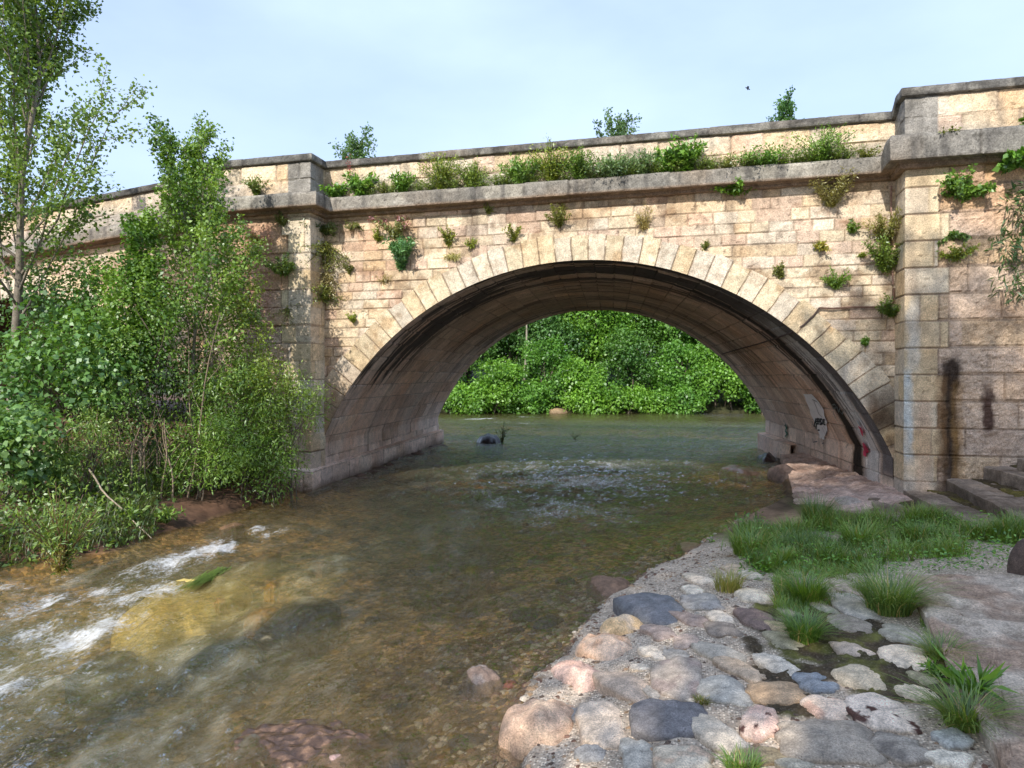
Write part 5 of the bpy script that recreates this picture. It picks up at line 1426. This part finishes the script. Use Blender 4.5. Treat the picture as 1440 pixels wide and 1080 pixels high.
WALLG = 'plants rooted in the joints of the bridge wall'
def wp(px, py, y=-.01):
    p = wallpt(px, py, 0)
    if p[0] < PX0 - .02 or p[0] > PX1 + .02: p = wallpt(px, py, PY); p[1] = PY + y
    else: p[1] = y
    return p
def px2m(px, py, k): return k * float((wp(px, py) - CAM) @ FWD) / FPX
for (lab, px, py, wpx, hpx, n, L_, W_, c1, c2, hang, fl) in [
    ('pink flowering valerian high on the wall above the grey green bush', 556, 325, 48, 26, 260, .06, .025, (.12, .13, .06), (.2, .2, .1), 0, (.24, .10, .15)),
    ('blue grey green round bush under the pink flowers', 565, 362, 40, 42, 560, .08, .026, (.055, .13, .06), (.12, .23, .12), 0, None),
    ('long dry hanging mat of stems in the corner beside the far pier, upper piece', 460, 352, 62, 70, 760, .05, .016, OL1, OL2, .7, None),
    ('dark dense clump at the very top of the corner by the far pier', 458, 326, 50, 34, 420, .05, .018, (.05, .08, .02), (.11, .13, .03), .5, None),
    ('grey brown dry mat of dead stems in the corner below the long mat', 459, 392, 56, 40, 380, .05, .012, DR1, (.34, .28, .2), .7, None),
    ('rounded olive clump at the lower end of the corner by the far pier', 456, 425, 48, 56, 560, .045, .016, (.08, .11, .02), (.19, .20, .045), .4, None),
    ('bushy green plant with dry beard on the smooth corner blocks of the far pier', 401, 388, 42, 42, 460, .06, .018, (.08, .13, .03), (.18, .24, .06), .3, None),
    ('small dark tuft under the slab of the far pier', 400, 318, 18, 22, 140, .045, .016, (.06, .08, .025), (.13, .15, .05), .2, None),
    ('sparse hanging stems on the far pier below the bushy plant', 405, 438, 26, 34, 120, .05, .014, OL1, OL2, .8, None),
    ('brown withered tuft on the red blocks of the far pier', 362, 340, 24, 30, 150, .05, .012, DR1, DR2, .4, None),
    ('thin twiggy tuft under the cornice right of the far pier', 502, 320, 24, 22, 130, .045, .014, OL1, OL2, .5, None),
    ('small yellow green plant left of the pink flowers', 533, 340, 14, 28, 120, .045, .016, GY1, GY2, .3, None),
    ('little olive cushion left of the voussoirs on a pale block', 492, 380, 16, 13, 90, .04, .016, OL1, OL2, 0, None),
    ('olive yellow tuft midway between pink flowers and arch crown', 632, 338, 24, 24, 190, .05, .016, OL1, GY2, 0, None),
    ('dry grass tuft hanging on the arch stones below the olive yellow tuft', 638, 364, 20, 26, 130, .08, .008, (.2, .18, .09), (.36, .32, .18), .4, None),
    ('small yellow cushion just above the arch stones', 664, 349, 17, 18, 120, .04, .016, GY1, GY2, .2, None),
    ('little green brown tuft left of the round olive ball', 722, 333, 22, 20, 150, .045, .016, OL1, GY2, 0, None),
    ('round olive ball of foliage on the arch stones near the crown', 787, 320, 32, 32, 520, .045, .014, (.10, .11, .025), (.22, .21, .055), .1, None),
    ('slim weed on the edge of the cornice underside', 688, 302, 13, 24, 90, .05, .016, OL1, OL2, .3, None),
    ('brown dead grass tuft right of the arch crown', 906, 325, 22, 40, 170, .09, .008, DR1, (.38, .30, .17), .2, None),
    ('leafy green plant hanging under the cornice past the arch crown', 1034, 272, 44, 22, 330, .06, .03, (.06, .13, .015), (.15, .26, .03), .25, None),
    ('large dry brownish olive ball high on the wall', 1168, 294, 50, 52, 760, .05, .010, (.15, .13, .05), (.28, .24, .10), .1, None),
    ('dry grass and green stems above the biggest wall bush', 1243, 345, 44, 50, 420, .07, .012, (.13, .13, .04), (.28, .25, .09), .1, None),
    ('biggest green wall bush in the corner of the stepped pier', 1244, 384, 56, 50, 900, .05, .018, (.075, .125, .02), (.17, .22, .045), .1, None),
    ('drooping green bush below the conduit in the corner of the stepped pier', 1253, 446, 38, 42, 520, .045, .016, (.06, .11, .02), (.14, .19, .04), .3, None),
    ('small green tuft left of the dry grass by the stepped pier', 1197, 328, 20, 24, 170, .045, .018, (.07, .13, .02), (.16, .22, .05), .3, None),
    ('yellowish little plant with rusty tips in the middle of the right spandrel', 1153, 352, 18, 26, 150, .045, .018, GY1, (.32, .24, .05), .4, None),
    ('low wide green tuft in the spandrel above the conduit', 1174, 398, 36, 20, 260, .055, .014, (.07, .14, .02), (.17, .25, .04), 0, None),
    ('small olive tuft on the top edge of the arch stones by the stepped pier', 1098, 392, 18, 22, 160, .045, .016, OL1, OL2, .1, None),
    ('tiny weed between two arch stones right of the crown', 991, 348, 10, 12, 60, .04, .014, OL1, OL2, 0, None),
    ('ivy like green mat on the front of the stepped pier', 1352, 282, 52, 58, 620, .055, .036, (.06, .12, .02), (.15, .24, .05), .3, None),
    ('sprig with dangling twigs below the ivy like mat of the stepped pier', 1338, 332, 30, 30, 170, .05, .022, (.05, .10, .025), (.12, .18, .05), .6, None),
    ('small yellow and green tuft lowest on the stepped pier front', 1342, 366, 36, 26, 300, .05, .018, (.09, .14, .02), (.25, .25, .05), .2, None),
    ('fresh ivy under the slab of the stepped pier at the edge of the picture', 1420, 232, 52, 34, 320, .085, .07, (.05, .12, .02), (.13, .24, .045), .5, None),
    ('small yellow green cushion beside the lowest arch stones near the far pier', 499, 453, 15, 13, 150, .04, .016, GY1, GY2, .1, None),
    ('tiny bright tuft in the arch stones below the conduit', 1215, 482, 14, 10, 80, .045, .018, G1, G2, 0, None),
    ('tiny hanging weed below the olive cushion by the far pier', 466, 408, 14, 22, 60, .04, .016, OL1, OL2, .6, None),
    ('faint dry tuft on the wall below the blue grey bush', 540, 398, 20, 14, 70, .06, .008, DR1, DR2, .2, None),
    ('single small weed above the low wide tuft near the dry ball', 1212, 362, 10, 14, 60, .04, .016, GY1, GY2, .3, None),
]:
    p = wp(px, py + (hpx * .35 if not hang else -hpx * .1)); w = 1.3 * px2m(px, py, wpx); h = 1.25 * px2m(px, py, hpx)
    herb('wall_plant', lab, 'plant', p, h, w, max(8, n // 26), int(n * 3.6), L_ * 1.2, W_ * 1.35, c1, c2, WALLG, (0, -.32 * w, 0), hang, (.15, .12, .06), fl, stiff=.3)
# oleander like shrub leaning in from the right, rooted above the slab of the pier
clump_tree('dark shrub with long narrow leaves hanging in front of the stepped pier', wp(1462, 440) + np.array([0, -.05, 0]), 2.15, .62, .5, .0, 20, 150, .15, .028, (.028, .065, .022), (.085, .14, .05), (.25, .42), None, .03, 'shrub', 'shrub', 'leaf', 4)

# ---- dead wood on the left bank and trailing branches
DW = 'dead branches on the bushy bank'
for (lab, pts, r, ds) in [
    ('long thin bare branch slanting down to the water edge', [(122, 660), (145, 690), (175, 722), (196, 742), (212, 757)], .016, (10.9, 10.7, 10.5, 10.35, 10.2)),
    ('short pale stick lying across the water edge', [(118, 768), (142, 757), (165, 748)], .022, (9.7, 9.9, 10.1)),
    ('pale forked dead branch near the poplar trunk, upper arm', [(28, 652), (48, 628), (66, 600)], .022, (11.5, 11.4, 11.4)),
    ('pale dead branch near the poplar trunk, lower long arm', [(28, 652), (60, 632), (100, 604), (120, 597)], .022, (11.4, 11.3, 11.3, 11.4)),
    ('grey dead branch near the poplar trunk, middle arm', [(30, 648), (50, 625), (82, 604)], .016, (11.6, 11.5, 11.5)),
    ('flat bundle stick trailing in the water by the frame edge, upper', [(-10, 764), (25, 764), (50, 765)], .012, (9.4, 9.4, 9.5)),
    ('flat bundle stick trailing in the water by the frame edge, middle', [(-10, 772), (20, 769), (48, 768)], .011, (9.3, 9.3, 9.4)),
    ('thin stick trailing in the water by the frame edge, lowest', [(-5, 796), (22, 785), (45, 768)], .010, (9.0, 9.1, 9.3)),
    ('thin arching branch among the thicket', [(100, 668), (118, 650), (140, 640)], .012, (11.2, 11.2, 11.3)),
]:
    t_ = Tubes(); P_ = np.array([dep(x, y, d) for (x, y), d in zip(pts, ds)])
    uu = np.linspace(0, 1, 14); P2 = np.stack([np.interp(uu, np.linspace(0, 1, len(P_)), P_[:, k]) for k in range(3)], -1); P2 = P2 + .012 * np.stack([np.sin(uu * 17), np.cos(uu * 13), np.sin(uu * 11 + 1)], -1)
    t_.add(P2, r * (1 - .6 * uu), 6); ob = t_.build('dead_branch', M['bark'], None, (.40, .33, .25), .35, P2[0]); tag(ob, lab, 'branch', DW)
herb('water_edge_herb', 'tall feathery green weed overhanging the water at the bushy bank', 'plant', at(88, 800, .02), 1.15, 1.0, 30, 1300, .085, .018, (.07, .13, .025), (.20, .25, .06), LT, (.12, -.1, 0), 0, (.2, .13, .06))
herb('water_edge_herb', 'low reddish green weed standing in the stream below the feathery one', 'plant', at(82, 808, .0), .45, .5, 14, 300, .05, .014, (.14, .12, .03), (.26, .2, .06), LT, (0, -.05, 0), 0, (.25, .12, .06))
for (lab, px, py, h, w) in [('small leafy weed at the foot of the long slanting branch', 182, 742, .38, .5), ('small leafy weed on the earth bank right of the slanting branch', 232, 735, .34, .5), ('small leafy weed at the tip of the earth bank near the far pier', 300, 700, .3, .4), ('pale broad leaved weed at the frame edge above the water', 12, 745, .55, .7), ('broad pale leaved weed under the hanging branches', 140, 690, .35, .5)]:
    herb('water_edge_herb', lab, 'plant', at(px, py, .12), h, w, 14, 260, .085, .036, (.07, .13, .025), (.18, .25, .06), LT)
# green weed trailing in the current
lv = Leaves(); nb_ = 160; p0 = at(318, 800, .01); p1 = at(255, 832, .012)
for k in range(nb_):
    s0 = p0 + (p1 - p0) * rng.random() * .5 + np.array([rng.normal(0, .05), rng.normal(0, .03), .012]); e0 = s0 + (p1 - p0) * (.3 + .4 * rng.random()) + np.array([rng.normal(0, .05), rng.normal(0, .04), 0])
    t = np.linspace(0, 1, 6)[:, None]; c = s0 + (e0 - s0) * t + np.array([0, 0, .018]) * np.sin(t * 6 + k); sd_ = unit(np.cross(e0 - s0, [0, 0, 1])) * .006 * (1.1 - t)
    V = np.stack([c - sd_, c + sd_], 1).reshape(-1, 3); i = np.arange(5) * 2; lv.raw(V, np.stack([i, i + 1, i + 3, i + 2], -1), np.tile(np.array([.13, .2, .03]) * (.6 + .8 * rng.random()), (12, 1)))
tag(lv.build('water_weed', 'grass', None, p0), 'bright green weed trailing on the current beside the sunlit yellow boulder', 'water weed')
herb('rock_sprig', 'sprig of thin leafy shoots growing from the black rock in the stream', 'plant', at(706, 626, .0), .95, .55, 12, 170, .09, .02, (.05, .09, .03), (.12, .17, .05), None, (0, 0, 0), 0, (.08, .07, .04))
for px, py, lab in ((672, 706, 'thin pale weed shoots standing in the current below the far vault wall'), (808, 618, 'faint leafy shoot standing in the middle of the stream beyond the arch')):
    herb('stream_weed', lab, 'plant', at(px, py, .0), .35, .6, 10, 110, .06, .014, (.09, .11, .04), (.18, .19, .08), None)

# ---- grass of the right bank
lv = Leaves()
def grass_patch(poly, n, hmin, hmax, w=.006, lean=(.35, .8), c1=(.045, .11, .018), c2=(.14, .24, .035), z=.25, dry=.06):
    poly = np.array([at(x, y, z)[:2] for x, y in poly]); lo = poly.min(0); hi = poly.max(0)
    P = lo + (hi - lo) * rng.random((n * 4, 2))
    ins = np.zeros(len(P), bool)
    for a, b in zip(poly, np.roll(poly, -1, 0)):
        c_ = ((a[1] > P[:, 1]) != (b[1] > P[:, 1])) & (P[:, 0] < (b[0] - a[0]) * (P[:, 1] - a[1]) / (b[1] - a[1] + 1e-12) + a[0]); ins ^= c_
    P = P[ins]
    dn = fbm(P[:, 0] * 2.2, P[:, 1] * 2.2, None, 3, 77); P = P[rng.random(len(P)) < sm(-.22, .3, dn)][:n]; k = len(P)
    hm = .55 + .75 * fbm(P[:, 0] * 2, P[:, 1] * 2, None, 2, 78)
    B = np.stack([P[:, 0], P[:, 1], H(P[:, 0], P[:, 1]) - .01], -1)
    V, F, m_ = bladegeo(B, (hmin + (hmax - hmin) * rng.random(k)) * hm, w * (.7 + .7 * rng.random(k)), lean[0] + (lean[1] - lean[0]) * rng.random(k), rng.random(k) * 6.28)
    c = lerp(c1, c2, np.clip(.5 + .6 * fbm(P[:, 0] * 1.7, P[:, 1] * 1.7, None, 3, 79) + .25 * rng.normal(0, 1, k), 0, 1)); d_ = rng.random(k) < dry; c[d_] = np.array([.28, .24, .12])
    lv.raw(V, F, np.repeat(c * np.array([2.0, 1.75, 1.25]), m_, 0))
grass_patch([(1075, 745), (1230, 748), (1440, 740), (1470, 800), (1290, 806), (1200, 812), (1120, 800), (1060, 790)], 24000, .10, .44)
grass_patch([(1010, 760), (1075, 745), (1120, 800), (1090, 815), (1020, 790)], 6500, .10, .42)
grass_patch([(1090, 800), (1215, 800), (1245, 835), (1190, 862), (1130, 880), (1090, 870)], 6500, .07, .24)
grass_patch([(1225, 735), (1440, 735), (1440, 760), (1225, 760)], 3600, .08, .22)
grass_patch([(1290, 880), (1322, 905), (1372, 960), (1425, 1060), (1410, 1080), (1350, 1000), (1305, 930)], 2600, .08, .26)
n = 2800; q = np.array([at(x, y, .3)[:2] for x, y in zip(rng.uniform(1040, 1440, n), rng.uniform(742, 820, n))])
C = np.stack([q[:, 0], q[:, 1], H(q[:, 0], q[:, 1]) + .20 * rng.random(n) ** 1.5], -1)
lv.add(C, unit(rnd_unit(n) * [1, 1, .3]), unit(rnd_unit(n) * .5 + [0, 0, 1]), .05, .026, leafcol(n, (.05, .12, .02), (.15, .27, .04), .25))
tag(lv.build('grass', 'grass'), 'fresh green grass on the bank below the steps', 'grass', None, 'stuff')

TG = 'grass tufts on the cobbled bank'
for (lab, px, py, n, hpx, wpx, lean, c1, c2, z) in [
    ('tall dark green grass tuft at the foot of the pink apron', 1148, 748, 420, 58, 46, .55, (.035, .085, .02), (.10, .18, .035), .2),
    ('bright arching grass tuft in front of the first step', 1210, 775, 420, 52, 60, .8, (.05, .12, .02), (.16, .27, .05), .28),
    ('dense arching grass tuft at the water end of the grass', 1055, 790, 460, 55, 60, .8, (.05, .12, .02), (.15, .25, .04), .2),
    ('large long bladed grass tuft hanging over the end of the worn slab', 1252, 862, 620, 88, 80, .8, (.045, .11, .025), (.16, .25, .07), .36),
    ('middle grass tuft growing out of the moss between the stones', 1132, 905, 420, 62, 50, .75, (.04, .11, .02), (.13, .23, .045), .32),
    ('thin sparse grass tuft among the white stones near the blue edge slab', 1025, 838, 180, 44, 50, .6, (.09, .13, .03), (.25, .26, .09), .24),
    ('upright grass tuft behind the middle one', 1135, 850, 420, 60, 60, .7, (.05, .12, .02), (.15, .26, .04), .30),
    ('grass tuft with fine blades along the edge of the worn slab', 1325, 930, 240, 56, 40, .9, (.06, .12, .03), (.17, .24, .07), .38),
    ('wide sprawling weed with long blades at the lower part of the slab edge', 1360, 1015, 300, 85, 70, 1.0, (.05, .11, .025), (.15, .23, .05), .4),
    ('small grass tuft at the lower edge of the picture by the olive stone', 1045, 1085, 170, 34, 60, .7, (.05, .12, .02), (.14, .24, .05), .3),
    ('tiny moss and grass tuft beside the pale blue grey stone', 988, 992, 90, 15, 26, .8, (.06, .09, .02), (.16, .17, .05), .28),
    ('grass tuft on the bank above the flat orange tan stone', 1100, 800, 280, 40, 50, .8, (.05, .12, .02), (.15, .25, .04), .24),
    ('grass tuft right of the arching one in front of the second step', 1300, 775, 360, 46, 70, .7, (.05, .12, .02), (.14, .25, .04), .28),
    ('grass tuft at the edge of the picture under the steps', 1385, 772, 320, 40, 60, .7, (.05, .12, .02), (.14, .24, .04), .28),
]:
    p = at(px, py, z); p[2] = gz(p[0], p[1]) + .0; d = (p - CAM) @ FWD
    h = hpx * d / FPX * .72; w = wpx * d / FPX
    k = int(n * 1.5); az = rng.random(k) * 6.28; r_ = np.sqrt(rng.random(k)) * w * .36
    B = np.stack([np.cos(az) * r_, np.sin(az) * r_, np.zeros(k)], -1)
    lv = Leaves(); V, F, m_ = bladegeo(B, h * (.45 + .85 * rng.random(k)), .006 * (.7 + .8 * rng.random(k)), lean * (.4 + 1.2 * rng.random(k)), az + rng.normal(0, .7, k), 5, 1.8)
    c = lerp(c1, c2, rng.random(k)); dd_ = rng.random(k) < .05; c[dd_] = (.3, .25, .13); lv.raw(V, F, np.repeat(c * np.array([2.0, 1.75, 1.25]), m_, 0))
    ob = lv.build('grass_tuft', 'grass'); ob.location = p.tolist(); tag(ob, lab, 'grass tuft', TG)
for (lab, px, py, z, h, w, n, L_, W_) in [('bright broad bladed weed at the corner of the worn slab', 1372, 985, .42, .20, .26, 60, .17, .03), ('thin leafy weed sprouting at the sandy water edge', 1040, 752, .12, .42, .5, 60, .06, .04), ('round leaved green clump at the end of the cobbles', 1080, 812, .24, .15, .35, 170, .05, .045),
                                   ('leafy weed in the grass below the second step', 1338, 792, .3, .14, .4, 120, .08, .035), ('yellow green mossy weed along the slab edge', 1320, 955, .38, .12, .2, 120, .06, .014), ('little weed at the sandy edge left of the grass', 1000, 770, .06, .16, .2, 40, .05, .02), ('slim weed with pale leaves behind the sandy edge weed', 1065, 742, .12, .36, .25, 50, .05, .02)]:
    herb('bank_weed', lab, 'plant', at(px, py, z), h, w, 12, n, L_, W_, (.06, .13, .02), (.17, .29, .05), 'weeds of the cobbled bank')

# ---- trees of the far bank, seen through the arch
FT = 'trees on the far bank'
def far_tree(lab, px, d, h, rx, zl, nc, c1, c2, L_=.22, W_=.15, cr=(.7, 1.5), per=540, nm='tree'):
    d = d - (.9 if nm == 'bush' else 0); p = dep(px, HY, d); p[2] = max(gz(p[0], p[1]), 0) - .1
    clump_tree(lab, p, h, rx, rx * .8, zl, nc, per, L_, W_, c1, c2, cr, FT, .16, nm, 'tree' if nm == 'tree' else 'bush', 'leaf_dense', 1 if nm == 'tree' else 5)
gA, gB, gC, gD = ((.055, .13, .022), (.13, .25, .05)), ((.04, .095, .022), (.10, .19, .045)), ((.08, .165, .025), (.18, .31, .055)), ((.045, .105, .035), (.11, .20, .075))
for a in [
    ('dark tree furthest left behind the far vault wall', 560, 50, 8.5, 3.0, .8, 34, *gB),
    ('dark green tree with gaps at the left side of the arch opening', 650, 51, 9.5, 2.8, 1.0, 34, *gB),
    ('broad mid green tree behind the bright bush at the left of the arch opening', 720, 53, 10.5, 3.2, 1.5, 40, *gD),
    ('tall pale yellow green tree in the middle of the arch opening', 835, 52, 11, 2.6, 2.0, 36, *gC),
    ('soft bluish green tree between the dark and the pale yellow one', 775, 56, 12, 3.2, 2.0, 36, *gD),
    ('mid green tree right of the pale yellow one', 905, 54, 11.5, 3.0, 2.0, 38, *gA),
    ('dense green tree at the right side of the arch opening', 985, 53, 10.5, 3.2, 1.5, 40, *gA),
    ('darker tree nearest to the graffitied vault wall', 1060, 52, 9.0, 3.0, 1.0, 36, *gB),
    ('bright leafy tree hidden mostly by the graffitied wall', 1130, 52, 9.5, 3.2, 1.0, 30, *gA),
    ('leafy tree filling the gap above the big overhanging bush', 1000, 50.5, 9.5, 3.0, 2.0, 50, *gA),
    ('shaded tree deep behind the graffitied wall', 1110, 57, 12, 5.0, 1.0, 56, *gB),
    ('wide shaded tree plugging the gap behind the soft bluish one', 800, 55, 12, 4.2, .5, 60, *gB),
    ('low crowned shaded tree closing the gap behind the hollow bush', 915, 54, 8, 3.6, -.2, 56, *gB),
    ('low crowned shaded tree closing the gap behind the bare earth patch', 775, 53, 7.5, 3.4, -.2, 50, *gD),
    ('low crowned shaded tree closing the gap behind the bright overhanging bush', 655, 54, 7.5, 3.4, -.2, 50, *gB),
    ('dark tree in the shade behind the middle trees', 870, 58, 13, 5.0, 1.0, 60, *gB),
    ('shaded tree deep behind the soft bluish one', 790, 60, 13, 5.0, 1.0, 60, *gD),
    ('shaded tree deep behind the leftmost trees of the opening', 610, 58, 12, 5.0, 1.0, 50, *gB),
    ('shaded tree deep behind the dense one at the right of the opening', 940, 60, 13, 5.0, 1.0, 60, *gD),
    ('dark tree behind the left trees of the opening', 705, 59, 12.5, 5.0, 1.0, 56, *gB),
    ('dark tree behind the right trees of the opening', 1030, 59, 12.5, 5.0, 1.0, 56, *gB),
]: far_tree(*a)
for a in [
    ('bright light green bush overhanging the far water at the left of the opening', 695, 47.2, 4.0, 2.2, .1, 26, *gC),
    ('smaller dark bush at the water left of the bright overhanging one', 634, 47.5, 3.2, 1.6, .1, 16, *gB),
    ('mid green bush above the bare earth patch', 770, 48.5, 4.4, 2.0, .3, 22, *gA),
    ('fresh green bush right of the bare earth patch', 815, 47.6, 3.4, 1.5, .1, 20, *gC),
    ('low wide trailing bush along the far water edge', 895, 47.2, 1.5, 2.8, .0, 22, *gC),
    ('dark hollow bush over the low trailing one', 880, 49.5, 4.8, 2.2, .5, 22, *gB),
    ('green bush left of the big overhanging one at the right of the opening', 955, 48.5, 4.4, 1.9, .3, 22, *gA),
    ('bushy clump at the water just right of the bare earth patch', 842, 46.9, 2.0, 1.6, -.2, 16, *gC),
    ('bushy clump at the water between the low trailing bush and the big overhanging one', 962, 46.9, 2.2, 1.7, -.2, 16, *gA),
    ('dark clump at the water beside the bright overhanging bush', 738, 46.9, 2.0, 1.5, -.2, 16, *gA),
    ('light clump at the water nearest the far vault wall', 660, 46.7, 1.8, 1.6, -.2, 16, *gC),
    ('big bright overhanging bush at the right of the opening', 1018, 47.6, 4.9, 2.3, .2, 32, *gC),
    ('bush by the water beside the graffitied wall', 1070, 47.2, 3.4, 1.9, .1, 22, *gA),
    ('last bush half hidden behind the graffitied wall', 1130, 47.5, 4.0, 2.2, .1, 20, *gA),
]: far_tree(*a, L_=.19, W_=.13, cr=(.45, 1.05), per=430, nm='bush')
stone('earth_patch', 'bare tan earth slump at the far water edge under the green bushes', 'earth bank', None, 783, 577, 44, 16, .1, (.34, .24, .14), (.22, .16, .09), .7, 'cobble', 400, .3, 0, loc=(*dep(783, 577, 46.3)[:2], .1), sx=.6, sy=.4, sink=.3)
for k, (px, d, h) in enumerate(((735, 51, 8), (890, 53, 10), (1005, 51, 8.5))):
    p = dep(px, HY, d); p[2] = gz(p[0], p[1]); t_ = Tubes(); tt = np.linspace(0, 1, 8)
    t_.add(p + np.stack([.3 * np.sin(tt * 3 + k), 0 * tt, h * tt], -1), .12 * (1 - .7 * tt), 6); ob = t_.build('bare_tree', M['bark'], None, (.30, .27, .22), .4, p); tag(ob, 'pale slim bare trunk standing among the trees of the far bank', 'tree', 'pale bare trees on the far bank')

# ---- tree tops showing above the parapet
for (lab, px, py, d, wpx, hpx, c1, c2) in [('tree top showing above the parapet right of the far pier', 498, 206, 62, 62, 50, (.05, .095, .04), (.12, .19, .08)), ('pair of poplar tips showing above the parapet over the arch crown', 870, 170, 58, 60, 40, (.05, .09, .05), (.11, .17, .09)), ('pointed tree top showing above the parapet towards the stepped pier', 1102, 136, 58, 44, 52, (.045, .10, .04), (.12, .21, .07))]:
    top = dep(px, py - hpx * .35, d); g_ = gz(top[0], top[1]); h = (top[2] - g_) * .905; p = np.array([top[0], top[1], g_])
    w = wpx * d / FPX
    tree(lab, p, h, lambda q, w=w, h=h: (1.5 * w / h) * (1.1 - q * .75), 46, 7000, .24, .17, c1, c2, 60, .2, (0, 0), .45, FT, spread=.16, twigs=4, mat='leaf_dense', bend=.4)

# ---- tall trees on the near bank behind the viewer: their shade lies on the stones and the foot of the bridge
NT = 'tall trees shading the near bank'
for (lab, x, y, h, rx, ry, zl, nc, per) in [('broad shade tree standing nearest to the cobbled bank', 2.5, -21.5, 18.6, 4.6, 3.5, 2.6, 80, 260), ('broad shade tree inland of the cobbled bank', 9.5, -21.0, 19.6, 5.0, 3.5, 3.0, 80, 260), ('tall shade tree with a high crown towards the river', -3.7, -21.5, 18.0, 5.2, 3.0, 11.8, 60, 240)]:
    clump_tree(lab, (x, y, gz(x, y)), h, rx, ry, zl, nc, per, .30, .22, (.05, .11, .02), (.11, .2, .04), (1.0, 1.9), NT, .3, 'tree', 'tree', 'leaf_dense', 1)

# ---- bird
bp = dep(1050, 126, 52.0); bird = empty('bird', bp, 'small dark bird flying in the sky above the parapet', 'bird')
t_ = Tubes(); u = np.linspace(0, 1, 9); t_.add(np.stack([-.16 + .34 * u, 0 * u, .10 - .22 * u], -1), .045 * np.sin(np.pi * np.clip(u * .93 + .05, 0, 1)) ** .7 + .002, 8); t_.build('body', M['bark'], bird, (.03, .03, .035), .2)
for s in (-1, 1):
    wv = np.array([[-.06, 0, .05], [.05, 0, -.02], [.10, s * .16, .06], [-.02, s * .18, .12], [.0, s * .36, .02], [.06, s * .30, .02]])
    wv2 = np.concatenate([wv, wv - [0, 0, .012]])
    mk('wing', wv2, np.array([[0, 1, 2, 3], [3, 2, 5, 4], [6, 9, 8, 7], [9, 10, 11, 8], [0, 3, 9, 6], [3, 4, 10, 9], [1, 7, 8, 2], [2, 8, 11, 5]]), M['bark'], bird, np.tile([.03, .03, .035], (12, 1)), False)
